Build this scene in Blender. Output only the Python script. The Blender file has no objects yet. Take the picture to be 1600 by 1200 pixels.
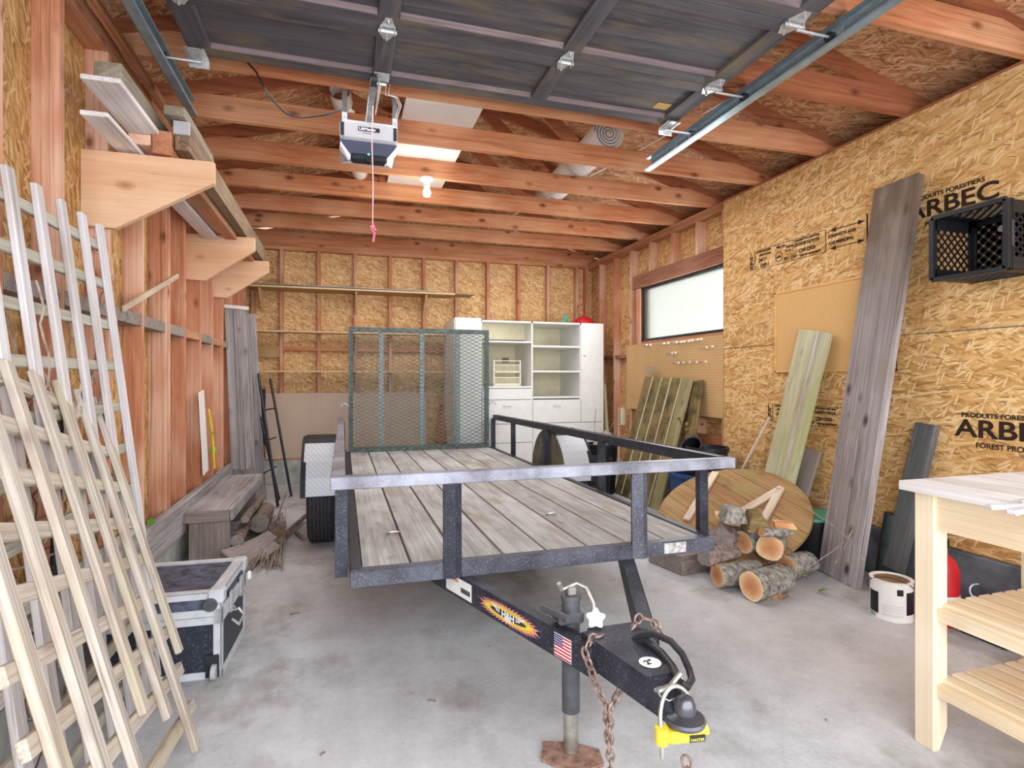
import bpy, bmesh, math, random
from mathutils import Vector, Matrix, noise
random.seed(7)
SC = bpy.context.scene
COL = SC.collection
# ------------------------------------------------------------------ camera
YAW = math.atan(264/872); CY, SY = math.cos(YAW), math.sin(YAW); EYE = 1.205; FPX = 872.0
cam = bpy.data.cameras.new('camera'); camo = bpy.data.objects.new('camera', cam); COL.objects.link(camo)
cam.sensor_fit = 'HORIZONTAL'; cam.sensor_width = 36.0; cam.lens = 36.0*FPX/1600
cam.shift_y = -9/1600; cam.clip_start = 0.02
camo.location = (0, 0, EYE); camo.rotation_euler = (math.pi/2, 0, -YAW)
SC.camera = camo
# ------------------------------------------------------------------ world, lights, exposure
W = bpy.data.worlds.new('overcast_sky'); SC.world = W; W.use_nodes = True
bg = W.node_tree.nodes['Background']; bg.inputs[0].default_value = (0.86, 0.93, 1.0, 1); bg.inputs[1].default_value = 4.2
def area(name, loc, rot, sx, sy, power, col=(1, 1, 1), portal=False):
    l = bpy.data.lights.new(name, 'AREA'); l.shape = 'RECTANGLE'; l.size = sx; l.size_y = sy; l.energy = power; l.color = col
    o = bpy.data.objects.new(name, l); COL.objects.link(o); o.location = loc; o.rotation_euler = rot
    if portal: l.cycles.is_portal = True
    return o
area('door_opening_daylight', (0.95, -0.25, 1.55), (math.radians(97), 0, 0), 3.8, 2.2, 70, (0.95, 0.97, 1.0))
area('window_daylight', (3.165, 4.78, 1.92), (math.radians(90), 0, math.radians(90)), 1.3, 0.5, 26, (0.93, 0.98, 1.0))
area('overhead_soft_fill', (1.1, 4.4, 2.66), (0, 0, 0), 3.2, 3.6, 75, (0.98, 0.98, 1.0))
def bulb_light(name, loc, power, rad, col):
    l = bpy.data.lights.new(name, 'POINT'); l.energy = power; l.shadow_soft_size = rad; l.color = col
    o = bpy.data.objects.new(name, l); COL.objects.link(o); o.location = loc
bulb_light('bulb_lamp', (0.61, 4.28, 2.50), 13, 0.15, (1.0, 0.93, 0.84))
SC.view_settings.view_transform = 'Standard'; SC.view_settings.look = 'None'; SC.view_settings.gamma = 1.0
SC.view_settings.exposure = -0.1; SC.view_settings.use_curve_mapping = False
SC.cycles.use_denoising = True; SC.cycles.max_bounces = 10; SC.cycles.diffuse_bounces = 6
SC.cycles.caustics_reflective = False; SC.cycles.caustics_refractive = False; SC.cycles.sample_clamp_indirect = 6

# ------------------------------------------------------------------ pixel -> place helpers (1600x1200 frame)
def ray(u, v):
    t = (u-800)/FPX; return SY+t*CY, CY-t*SY, (591-v)/FPX
def onX(u, v, X): a = ray(u, v); F = X/a[0]; return Vector((X, a[1]*F, EYE+a[2]*F))
def onY(u, v, Y): a = ray(u, v); F = Y/a[1]; return Vector((a[0]*F, Y, EYE+a[2]*F))
def onZ(u, v, Z): a = ray(u, v); F = (Z-EYE)/a[2]; return Vector((a[0]*F, a[1]*F, Z))
V = Vector
# ------------------------------------------------------------------ materials
def lin(c):
    out = []
    for x in c:
        x = x/255.0; out.append(x/12.92 if x <= 0.04045 else ((x+0.055)/1.055)**2.4)
    return (out[0], out[1], out[2], 1)
class NT:
    def __init__(s, name, rough=0.8, metal=0.0):
        s.m = bpy.data.materials.new(name); s.m.use_nodes = True; s.t = s.m.node_tree; s.n = s.t.nodes
        s.b = s.n['Principled BSDF']; s.b.inputs['Roughness'].default_value = rough; s.b.inputs['Metallic'].default_value = metal
        s.b.inputs['Specular IOR Level'].default_value = 0.3
    def N(s, typ, **kw):
        o = s.n.new(typ)
        for k, v in kw.items(): setattr(o, k, v)
        return o
    def L(s, a, b): s.t.links.new(a, b)
    def coord(s, rnd=True):
        tc = s.N('ShaderNodeTexCoord')
        if not rnd: return tc.outputs['Object']
        oi = s.N('ShaderNodeObjectInfo'); mu = s.N('ShaderNodeMath', operation='MULTIPLY'); s.L(oi.outputs['Random'], mu.inputs[0]); mu.inputs[1].default_value = 37.0
        ad = s.N('ShaderNodeVectorMath', operation='ADD'); s.L(tc.outputs['Object'], ad.inputs[0]); s.L(mu.outputs[0], ad.inputs[1])
        return ad.outputs[0]
    def mapping(s, vec, scale=(1, 1, 1), rot=(0, 0, 0), loc=(0, 0, 0)):
        m = s.N('ShaderNodeMapping'); m.inputs['Scale'].default_value = scale; m.inputs['Rotation'].default_value = rot; m.inputs['Location'].default_value = loc
        s.L(vec, m.inputs['Vector']); return m.outputs[0]
    def noise(s, vec, scale, detail=4, rough=0.55, dist=0.0, out='Fac'):
        n = s.N('ShaderNodeTexNoise'); n.inputs['Scale'].default_value = scale; n.inputs['Detail'].default_value = detail
        n.inputs['Roughness'].default_value = rough; n.inputs['Distortion'].default_value = dist; s.L(vec, n.inputs['Vector']); return n.outputs[out]
    def ramp(s, fac, stops, interp='LINEAR'):
        r = s.N('ShaderNodeValToRGB'); r.color_ramp.interpolation = interp; e = r.color_ramp.elements
        while len(e) < len(stops): e.new(0.5)
        for i, (p, c) in enumerate(stops):
            e[i].position = p; e[i].color = lin(c) if not isinstance(c, float) else (c, c, c, 1)
        s.L(fac, r.inputs[0]); return r.outputs[0]
    def mix(s, f, a, b, blend='MIX'):
        m = s.N('ShaderNodeMix', data_type='RGBA', blend_type=blend)
        for i, x in ((0, f), (6, a), (7, b)):
            if isinstance(x, (int, float)): m.inputs[i].default_value = x
            elif isinstance(x, tuple): m.inputs[i].default_value = lin(x)
            else: s.L(x, m.inputs[i])
        return m.outputs[2]
    def math(s, op, a, b=None):
        m = s.N('ShaderNodeMath', operation=op)
        for i, x in ((0, a), (1, b)):
            if x is None: continue
            if isinstance(x, (int, float)): m.inputs[i].default_value = x
            else: s.L(x, m.inputs[i])
        return m.outputs[0]
    def bump(s, h, strength=0.3, dist=0.01):
        b = s.N('ShaderNodeBump'); b.inputs['Strength'].default_value = strength; b.inputs['Distance'].default_value = dist
        s.L(h, b.inputs['Height']); s.L(b.outputs[0], s.b.inputs['Normal'])
    def col(s, c): s.L(c, s.b.inputs['Base Color'])

def plain(name, c, rough=0.6, metal=0.0, var=0.12, scale=14, dust=None):
    t = NT(name, rough, metal); vec = t.coord()
    n = t.noise(vec, scale, 5, 0.6)
    d = tuple(max(0, x*(1-var)) for x in c); h = tuple(min(255, x*(1+var)) for x in c)
    cc = t.ramp(n, [(0.3, d), (0.7, h)])
    if dust:
        n2 = t.noise(vec, 150, 3, 0.7); n3 = t.noise(vec, 5, 3, 0.6)
        f = t.math('MULTIPLY', t.ramp(n2, [(0.56, 0.0), (0.72, 0.75)]), t.ramp(n3, [(0.3, 0.35), (0.65, 1.0)]))
        cc = t.mix(f, cc, dust)
    t.col(cc); return t.m

def wood(name, light, dark, axis='X', knots=0.7, knotcol=None, grain=1.0, rough=0.75, moss=None, tint=None, bumps=0.15, stain=None, cracks=0.45, topcol=None):
    t = NT(name, rough); vec = t.coord()
    st = {'X': (0.9, 9, 9), 'Y': (9, 0.9, 9), 'Z': (9, 9, 0.9)}[axis]
    ob = t.mapping(vec, st)
    warp = t.noise(ob, 0.8, 3, 0.5, out='Color')
    sc = t.N('ShaderNodeVectorMath', operation='SCALE'); t.L(warp, sc.inputs[0]); sc.inputs['Scale'].default_value = 0.9
    ad = t.N('ShaderNodeVectorMath', operation='ADD'); t.L(ob, ad.inputs[0]); t.L(sc.outputs[0], ad.inputs[1])
    g1 = t.noise(ad.outputs[0], 3.5*grain, 6, 0.65, 0.6)
    fine = t.noise(t.mapping(vec, tuple(x*(6 if x > 1 else 2) for x in st)), 2.2, 4, 0.7)
    f = t.math('ADD', t.math('MULTIPLY', g1, 0.75), t.math('MULTIPLY', fine, 0.25))
    mid = tuple((a+b)/2 for a, b in zip(light, dark))
    c = t.ramp(f, [(0.36, dark), (0.5, mid), (0.64, light)])
    # large patches along the board
    big = t.noise(t.mapping(vec, tuple(1.6 if x < 1 else 3.0 for x in st)), 1.0, 2, 0.5)
    c = t.mix(t.ramp(big, [(0.42, 0.0), (0.66, 0.75)]), c, tint or tuple(min(255, x*1.12+8) for x in light))
    if knots > 0:
        kv = t.N('ShaderNodeTexVoronoi'); kv.inputs['Scale'].default_value = 1.0; kv.inputs['Randomness'].default_value = 1.0
        ks = {'X': (5, 9, 9), 'Y': (9, 5, 9), 'Z': (9, 9, 5)}[axis]
        t.L(t.mapping(vec, ks), kv.inputs['Vector'])
        kf = t.ramp(kv.outputs['Distance'], [(0.07, min(1.0, knots*1.3)), (0.13, knots*0.7), (0.26, 0.0)])
        ksep = t.N('ShaderNodeSeparateColor'); t.L(kv.outputs['Color'], ksep.inputs[0]); kf = t.math('MULTIPLY', kf, t.math('GREATER_THAN', ksep.outputs[0], 0.45))
        c = t.mix(kf, c, knotcol or tuple(x*0.5 for x in dark))
    if cracks > 0:
        cn = t.noise(t.mapping(vec, tuple(0.7 if x < 1 else 55 for x in st)), 1.0, 4, 0.75, 0.4)
        c = t.mix(t.math('MULTIPLY', t.ramp(cn, [(0.33, 1.0), (0.43, 0.0)]), cracks), c, tuple(x*0.5 for x in dark))
        ln = t.noise(t.mapping(vec, tuple(0.5 if x < 1 else 130 for x in st)), 1.0, 2, 0.5)
        c = t.mix(t.math('MULTIPLY', t.ramp(ln, [(0.38, 1.0), (0.52, 0.0)]), cracks*0.7), c, tuple(x*0.8 for x in dark))
    if topcol:
        tcx = t.N('ShaderNodeTexCoord'); sx_ = t.N('ShaderNodeSeparateXYZ'); t.L(tcx.outputs['Object'], sx_.inputs[0])
        hx = t.math('ADD', sx_.outputs[0], t.math('MULTIPLY', t.noise(vec, 3, 3, 0.6), 0.8))
        c = t.mix(t.ramp(t.math('MULTIPLY', hx, 0.3), [(0.45, 0.0), (0.75, 0.85)]), c, topcol)
    if stain:
        sn = t.noise(t.mapping(vec, tuple(2.5 if x < 1 else 8 for x in st)), 1.0, 4, 0.6)
        c = t.mix(t.ramp(sn, [(0.5, 0.0), (0.68, 0.8)]), c, stain)
    if moss:
        mn = t.noise(vec, 6, 5, 0.65); c = t.mix(t.ramp(mn, [(0.45, 0.0), (0.62, 0.85)]), c, moss)
    t.col(c); t.bump(f, bumps, 0.004); return t.m

def osb(name, a, b, ramp_cols, angle=0.0, size=1.0):
    t = NT(name, 0.72); tc = t.coord(False); sp = t.N('ShaderNodeSeparateXYZ'); t.L(tc, sp.inputs[0])
    cb = t.N('ShaderNodeCombineXYZ'); t.L(sp.outputs[a], cb.inputs[0]); t.L(sp.outputs[b], cb.inputs[1])
    wn = t.noise(cb.outputs[0], 5, 2, 0.5, out='Color')
    ws = t.N('ShaderNodeVectorMath', operation='SCALE'); t.L(wn, ws.inputs[0]); ws.inputs['Scale'].default_value = 0.02
    wa = t.N('ShaderNodeVectorMath', operation='ADD'); t.L(cb.outputs[0], wa.inputs[0]); t.L(ws.outputs[0], wa.inputs[1])
    base = None
    #         angle, freq along, freq across, seed, cover threshold, tone shift
    layers = [(0.12, 8, 46, 0, 0, 0), (-0.30, 8, 52, 3.3, .5, 0), (0.50, 9, 56, 7.1, .55, 0), (-0.75, 10, 60, 11.7, .62, 0), (0.0, 7, 64, 17.9, .55, 0), (1.2, 12, 66, 23.1, .78, 0.05), (0.30, 7, 70, 29.3, .6, 0)]
    for i, (an, sx, sy, sd, th, sh) in enumerate(layers):
        m = t.N('ShaderNodeVectorRotate', rotation_type='Z_AXIS'); m.inputs['Angle'].default_value = an+angle; t.L(wa.outputs[0], m.inputs['Vector'])
        v = t.N('ShaderNodeTexVoronoi', voronoi_dimensions='2D'); v.inputs['Scale'].default_value = 1.0
        t.L(t.mapping(m.outputs[0], (sx/size, sy/size, 1), loc=(sd, sd*1.7, 0)), v.inputs['Vector'])
        s2 = t.N('ShaderNodeSeparateColor'); t.L(v.outputs['Color'], s2.inputs[0])
        fine = t.noise(t.mapping(m.outputs[0], (8, 170, 1), loc=(sd, 0, 0)), 1.0, 2, 0.6)
        tone = t.math('ADD', s2.outputs[0], t.math('MULTIPLY', t.math('SUBTRACT', fine, 0.5), 0.5))
        c = t.ramp(tone, ramp_cols)
        if base is None: base = c
        else:
            f = t.math('MULTIPLY', t.math('GREATER_THAN', s2.outputs[1], th), t.math('LESS_THAN', v.outputs['Distance'], 0.55))
            base = t.mix(t.math('MULTIPLY', f, 0.85), base, c)
    # dark slits and pale slivers
    for an, sx, sy, sd, lim, colr, thr in ((0.25, 12, 95, 41.0, 0.30, tuple(x*0.62 for x in ramp_cols[1][1]), 0.86), (-0.35, 12, 90, 53.0, 0.28, tuple(x*0.62 for x in ramp_cols[1][1]), 0.88), (0.7, 9, 60, 61.0, 0.34, ramp_cols[-1][1], 0.86), (1.35, 11, 62, 71.0, 0.34, ramp_cols[-1][1], 0.88)):
        m = t.N('ShaderNodeVectorRotate', rotation_type='Z_AXIS'); m.inputs['Angle'].default_value = an+angle; t.L(cb.outputs[0], m.inputs['Vector'])
        v = t.N('ShaderNodeTexVoronoi', voronoi_dimensions='2D'); v.inputs['Scale'].default_value = 1.0
        t.L(t.mapping(m.outputs[0], (sx/size, sy/size, 1), loc=(sd, sd*1.7, 0)), v.inputs['Vector'])
        s2 = t.N('ShaderNodeSeparateColor'); t.L(v.outputs['Color'], s2.inputs[0])
        f = t.math('MULTIPLY', t.math('GREATER_THAN', s2.outputs[1], thr), t.math('LESS_THAN', v.outputs['Distance'], lim))
        base = t.mix(t.math('MULTIPLY', f, 0.8), base, colr)
    big = t.noise(cb.outputs[0], 1.1, 3, 0.5)
    base = t.mix(t.ramp(big, [(0.4, 0.0), (0.75, 0.25)]), base, ramp_cols[3][1])
    t.col(base); return t.m
OSB_W = [(0.0, (160, 112, 62)), (0.16, (186, 138, 80)), (0.45, (204, 158, 98)), (0.75, (214, 172, 114)), (1.0, (230, 200, 150))]
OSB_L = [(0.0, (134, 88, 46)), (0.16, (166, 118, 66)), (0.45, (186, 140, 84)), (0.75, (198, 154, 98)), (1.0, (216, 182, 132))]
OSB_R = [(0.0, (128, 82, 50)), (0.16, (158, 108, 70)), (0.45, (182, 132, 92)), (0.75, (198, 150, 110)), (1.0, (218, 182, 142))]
M = {}
M['osb_back'] = osb('osb_back', 0, 2, [(p, tuple(min(255, x*y) for x, y in zip(c, (1.06, 1.08, 1.14)))) for p, c in OSB_W], 0.2, 0.75)
M['osb_right'] = osb('osb_right', 1, 2, OSB_W, 0.0)
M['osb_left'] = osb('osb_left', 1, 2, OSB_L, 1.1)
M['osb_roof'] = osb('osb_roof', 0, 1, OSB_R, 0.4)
FIR_L, FIR_D = (206, 138, 96), (172, 96, 58)
M['studZ'] = wood('fir_stud', (212, 152, 118), (182, 116, 84), 'Z', 0.7, (118, 66, 44), tint=(232, 196, 172))
M['studX'] = wood('fir_beam_x', (212, 148, 106), (180, 110, 72), 'X', 0.9, (112, 60, 38), tint=(222, 170, 130))
M['studY'] = wood('fir_beam_y', (194, 138, 100), (158, 100, 68), 'Y', 0.6, (100, 56, 34), tint=(204, 154, 120))
M['studYd'] = wood('brown_header_wood', (160, 108, 82), (118, 72, 50), 'Y', 0.5, (80, 46, 32), tint=(168, 120, 96))
M['studdark'] = wood('fir_beam_dark', (182, 116, 80), (136, 78, 50), 'X', 0.6, (80, 42, 26), tint=(168, 104, 72))
M['ply'] = wood('fir_plywood', (232, 192, 156), (216, 168, 130), 'X', 0.8, (170, 112, 80), 0.5, tint=(238, 204, 172), cracks=0.15)
M['gray'] = wood('weathered_wood', (180, 175, 175), (130, 124, 124), 'X', 0.5, (80, 74, 72), tint=(192, 188, 190), cracks=0.75)
M['deck'] = wood('deck_board', (186, 184, 180), (138, 135, 130), 'X', 0.3, (96, 88, 80), 0.8, tint=(198, 197, 195), stain=(148, 138, 124), cracks=0.45)
M['bigplank'] = wood('old_plank', (180, 172, 172), (132, 122, 120), 'X', 0.9, (50, 42, 38), 1.3, tint=(192, 186, 190), stain=(150, 138, 126), cracks=0.9, topcol=(104, 84, 62))
M['brownold'] = wood('old_brown_board', (164, 150, 142), (126, 112, 104), 'X', 0.4, (74, 60, 54), tint=(172, 160, 154))
M['lathw'] = wood('white_lath', (214, 208, 208), (178, 168, 164), 'X', 0.2, (150, 140, 132), tint=(222, 218, 222))
M['lathy'] = wood('treated_lath', (206, 194, 180), (166, 150, 134), 'X', 0.5, (136, 114, 94), tint=(208, 200, 192), stain=(188, 178, 146), cracks=0.6)
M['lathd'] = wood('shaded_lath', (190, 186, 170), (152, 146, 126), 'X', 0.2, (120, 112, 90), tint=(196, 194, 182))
M['mossy'] = wood('mossy_board', (162, 136, 90), (104, 82, 52), 'X', 0.4, (56, 46, 30), tint=(146, 128, 84), moss=(66, 66, 42))
M['mossy_pale'] = wood('mossy_pale_board', (176, 164, 122), (128, 116, 78), 'X', 0.5, (66, 56, 34), tint=(170, 160, 118), stain=(120, 118, 70), cracks=0.7)
M['green_board'] = wood('pale_treated_board', (204, 198, 166), (166, 158, 124), 'X', 0.3, (110, 104, 76), tint=(208, 206, 176), stain=(170, 174, 120))
M['pine'] = wood('pine', (232, 212, 180), (218, 192, 154), 'Y', 0.2, (188, 150, 108), 0.6, tint=(238, 222, 196), bumps=0.04, cracks=0.15)
M['pineZ'] = wood('pine_upright', (234, 214, 182), (220, 194, 158), 'Z', 0.2, (188, 150, 108), 0.6, tint=(240, 226, 202), bumps=0.04, cracks=0.15)
M['pineX'] = wood('pine_slat', (234, 214, 182), (218, 192, 154), 'X', 0.2, (188, 150, 108), 0.6, tint=(240, 226, 202), bumps=0.04, cracks=0.15)
M['benchtop'] = wood('worn_tabletop', (222, 218, 214), (194, 184, 176), 'X', 0.1, (150, 130, 116), tint=(232, 228, 228), cracks=0.3)
M['round'] = wood('round_top_cedar', (174, 134, 90), (128, 92, 56), 'X', 0.4, (96, 66, 40), tint=(176, 144, 98), stain=(150, 134, 84))
M['strip'] = wood('pale_strip', (206, 188, 168), (176, 154, 132), 'X', 0.2, (130, 108, 88), cracks=0.15)
M['door'] = wood('stained_door', (102, 98, 100), (60, 58, 64), 'X', 0.15, (40, 38, 40), 0.5, 0.6, tint=(84, 84, 92), stain=(112, 100, 80))
M['dooredge'] = wood('stained_door_edge', (136, 116, 116), (98, 84, 86), 'X', 0, tint=(124, 108, 110))
M['beam_old'] = wood('old_timber', (150, 128, 106), (108, 86, 66), 'Y', 0.4, (60, 46, 36), moss=(132, 128, 104), tint=(160, 142, 122))
M['beam_pink'] = wood('pale_fir', (226, 184, 160), (200, 148, 120), 'Y', 0.3, (150, 100, 76))
M['white_board'] = wood('white_painted_board', (226, 222, 222), (206, 200, 200), 'Y', 0, bumps=0.03)
M['tan_shelf'] = plain('tan_melamine', (176, 140, 92), 0.5, var=0.05)
M['tan_edge'] = plain('shelf_edge', (206, 178, 132), 0.6, var=0.05)
M['cork'] = plain('tan_fibre_board', (212, 170, 112), 0.9, var=0.02, scale=60)
M['corkframe'] = plain('pine_frame', (222, 176, 112), 0.6, var=0.08)
M['white'] = plain('white_melamine', (226, 226, 222), 0.45, var=0.02)
M['cream'] = plain('cream_melamine', (222, 214, 184), 0.5, var=0.03)
M['galv'] = plain('galvanised_steel', (168, 176, 180), 0.38, 0.65, 0.12, 30)
M['galv2'] = plain('zinc_plate', (196, 198, 198), 0.35, 0.6, 0.08, 50)
M['dkmetal'] = plain('dark_steel', (58, 60, 66), 0.4, 0.5, 0.2)
M['blackpaint'] = plain('black_chassis_paint', (44, 46, 56), 0.4, 0.1, 0.25, 10, dust=(140, 136, 142))
M['blackpaint2'] = plain('scuffed_chassis_paint', (128, 128, 138), 0.4, 0.15, 0.3, 6, dust=(206, 204, 208))
M['blackpaint3'] = plain('dusty_chassis_paint', (72, 73, 82), 0.4, 0.15, 0.35, 6, dust=(180, 178, 184))
M['skirt'] = plain('dirty_fender_skirt', (96, 92, 80), 0.7, 0.1, 0.3, 7, dust=(140, 136, 120))
M['case_trim'] = plain('case_aluminium_trim', (212, 214, 218), 0.35, 0.25, 0.05, 20)
M['jackgrey'] = plain('grey_jack_paint', (88, 88, 92), 0.4, 0.3, 0.12, 20)
M['zinc'] = plain('worn_zinc_tube', (166, 162, 152), 0.35, 0.7, 0.15, 20)
M['rust'] = plain('rusty_steel', (150, 118, 104), 0.7, 0.3, 0.25, 40)
M['chain'] = plain('chain_steel', (146, 122, 112), 0.5, 0.5, 0.25, 60)
M['gate'] = plain('green_grey_gate_paint', (78, 90, 88), 0.5, 0.2, 0.3, 25, dust=(150, 160, 156))
M['tyre'] = plain('tyre_rubber', (54, 54, 58), 0.75, 0, 0.2, 30, dust=(110, 108, 108))
M['black'] = plain('black_plastic', (30, 32, 36), 0.45, var=0.15)
M['blackdeep'] = plain('black_rubber', (22, 22, 24), 0.5, var=0.1)
M['hose'] = plain('black_conduit', (46, 46, 50), 0.35, var=0.2)
M['yellow'] = plain('yellow_lock', (236, 206, 60), 0.4, var=0.05)
M['whitep'] = plain('white_plastic', (236, 234, 230), 0.4, var=0.02)
M['red'] = plain('red_plastic', (196, 40, 44), 0.4, var=0.1)
M['blue'] = plain('blue_plastic', (44, 74, 120), 0.45, var=0.15)
M['teal'] = plain('teal_plastic', (86, 166, 140), 0.45, var=0.1)
M['purple'] = plain('purple_lid', (132, 84, 170), 0.5, var=0.1)
M['green'] = plain('green_leaf', (110, 176, 50), 0.5, var=0.2)
M['twig'] = plain('twig_bark', (126, 112, 102), 0.9, var=0.3, scale=25)
M['vine'] = plain('dry_vine', (150, 134, 120), 0.9, var=0.3, scale=20)
M['vined'] = plain('dark_vine', (96, 66, 54), 0.9, var=0.25, scale=20)
M['ink'] = plain('black_ink', (44, 34, 24), 0.9, var=0.2, scale=200)
M['inkb'] = plain('blue_chalk', (96, 120, 130), 0.9, var=0.2)
M['whiteink'] = plain('white_print', (232, 232, 232), 0.7, var=0.02)
M['redink'] = plain('red_print', (190, 50, 60), 0.7, var=0.05)
M['navyink'] = plain('navy_print', (60, 66, 110), 0.7, var=0.05)
M['orangeink'] = plain('orange_print', (222, 140, 90), 0.7, var=0.1)
M['yellowink'] = plain('yellow_print', (236, 208, 80), 0.7, var=0.1)
M['pinkink'] = plain('pink_print', (216, 140, 170), 0.7, var=0.1)
M['cord'] = plain('pink_cord', (232, 190, 186), 0.8, var=0.05)
M['pinkknob'] = plain('pink_handle', (226, 120, 140), 0.6, var=0.05)
M['openergrey'] = plain('opener_grey_plastic', (178, 176, 180), 0.4, var=0.03)
M['openernavy'] = plain('opener_navy_plastic', (48, 52, 78), 0.35, var=0.06)
M['lens'] = plain('opener_light_lens', (206, 208, 232), 0.25, var=0.02)
M['bark'] = plain('log_bark', (128, 124, 116), 0.95, var=0.45, scale=34, dust=(208, 210, 202))
M['barkb'] = plain('brown_bark', (132, 114, 106), 0.95, var=0.35, scale=40, dust=(186, 174, 168))
M['crete_curb'] = plain('concrete_curb', (170, 172, 166), 0.9, var=0.18, scale=6)
M['crete_dark'] = plain('dark_concrete', (92, 94, 100), 0.9, var=0.3, scale=7)  # darker concrete tone for the near stretch of the right curb
M['carpet'] = plain('white_foam_roll', (226, 222, 218), 0.9, var=0.04)
M['card'] = plain('brown_card', (170, 146, 112), 0.9, var=0.12)
def bracket_wood():
    return M['ply']
def cut_mat():
    t = NT('cut_log_end', 0.7); vec = t.coord(False); ln = t.N('ShaderNodeVectorMath', operation='LENGTH')
    sp = t.N('ShaderNodeSeparateXYZ'); t.L(vec, sp.inputs[0]); cb = t.N('ShaderNodeCombineXYZ'); t.L(sp.outputs[1], cb.inputs[0]); t.L(sp.outputs[2], cb.inputs[1])
    t.L(cb.outputs[0], ln.inputs[0]); n = t.noise(vec, 30, 4, 0.6)
    r = t.math('ADD', t.math('MULTIPLY', ln.outputs['Value'], 11), t.math('MULTIPLY', n, 0.35))
    t.col(t.ramp(r, [(0.15, (186, 120, 78)), (0.55, (204, 144, 98)), (0.85, (226, 178, 132)), (1.0, (236, 204, 160))])); return t.m
M['cut'] = cut_mat()
def floor_mat():
    t = NT('concrete_floor', 0.62); vec = t.coord(False)
    a = t.noise(vec, 0.9, 6, 0.6); b = t.noise(vec, 7, 6, 0.7); c = t.noise(vec, 60, 4, 0.7)
    f = t.math('ADD', t.math('MULTIPLY', a, 0.5), t.math('ADD', t.math('MULTIPLY', b, 0.32), t.math('MULTIPLY', c, 0.18)))
    col = t.ramp(f, [(0.34, (160, 159, 160)), (0.48, (192, 192, 194)), (0.62, (214, 214, 217))])
    st = t.noise(t.mapping(vec, (1.2, 0.8, 1), loc=(3.1, 1.2, 0)), 1.3, 5, 0.65)
    col = t.mix(t.ramp(st, [(0.54, 0.0), (0.68, 0.75)]), col, (128, 121, 110))
    sp = t.noise(vec, 35, 2, 0.8); col = t.mix(t.ramp(sp, [(0.70, 0.0), (0.78, 0.5)]), col, (92, 84, 78))
    t.col(col); t.bump(b, 0.08, 0.004); return t.m
M['floor'] = floor_mat()
def peg_mat(name, a, b, base):
    t = NT(name, 0.8); tc = t.coord(False); sp = t.N('ShaderNodeSeparateXYZ'); t.L(tc, sp.inputs[0])
    def cell(o): return t.math('SUBTRACT', t.math('FRACT', t.math('MULTIPLY', o, 1/0.0254)), 0.5)
    x = cell(sp.outputs[a]); y = cell(sp.outputs[b])
    d = t.math('SQRT', t.math('ADD', t.math('MULTIPLY', x, x), t.math('MULTIPLY', y, y)))
    n = t.noise(tc, 3, 3, 0.5); cc = t.ramp(n, [(0.35, tuple(v*0.95 for v in base)), (0.65, base)])
    t.col(t.mix(t.math('LESS_THAN', d, 0.13), cc, (96, 72, 56))); return t.m
M['pegb'] = peg_mat('pegboard_back', 0, 2, (206, 184, 164))
M['pegr'] = peg_mat('pegboard_right', 1, 2, (206, 168, 116))
def diamond_mat():
    t = NT('diamond_plate', 0.5, 0.35); tc = t.coord(False); sp = t.N('ShaderNodeSeparateXYZ'); t.L(tc, sp.inputs[0])
    def cell(o, k): return t.math('ABSOLUTE', t.math('SUBTRACT', t.math('FRACT', t.math('MULTIPLY', o, k)), 0.5))
    p = t.math('ADD', sp.outputs[0], sp.outputs[2]); q = t.math('SUBTRACT', sp.outputs[0], sp.outputs[2])
    h = t.math('MULTIPLY', t.math('LESS_THAN', cell(p, 30), 0.16), t.math('LESS_THAN', cell(q, 30), 0.36))
    t.col(t.mix(h, (176, 180, 186), (196, 199, 204))); t.bump(h, 0.25, 0.002); return t.m
M['diamond'] = diamond_mat()
def glass_mat():
    t = NT('obscure_window_glass', 0.35); b = t.b; b.inputs['Transmission Weight'].default_value = 1.0
    b.inputs['Base Color'].default_value = lin((172, 172, 160)); vec = t.coord(False)
    v = t.N('ShaderNodeTexVoronoi'); v.inputs['Scale'].default_value = 70; t.L(vec, v.inputs['Vector']); t.bump(v.outputs['Distance'], 0.5, 0.004); return t.m
M['glass'] = glass_mat()
def glow_mat(name, c, s):
    t = NT(name, 0.4); t.b.inputs['Base Color'].default_value = lin(c); t.b.inputs['Emission Color'].default_value = lin(c); t.b.inputs['Emission Strength'].default_value = s; return t.m
M['bulb'] = glow_mat('bulb_glass', (250, 246, 238), 0.7)
M['led'] = glow_mat('green_led', (80, 230, 140), 1.5)
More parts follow.
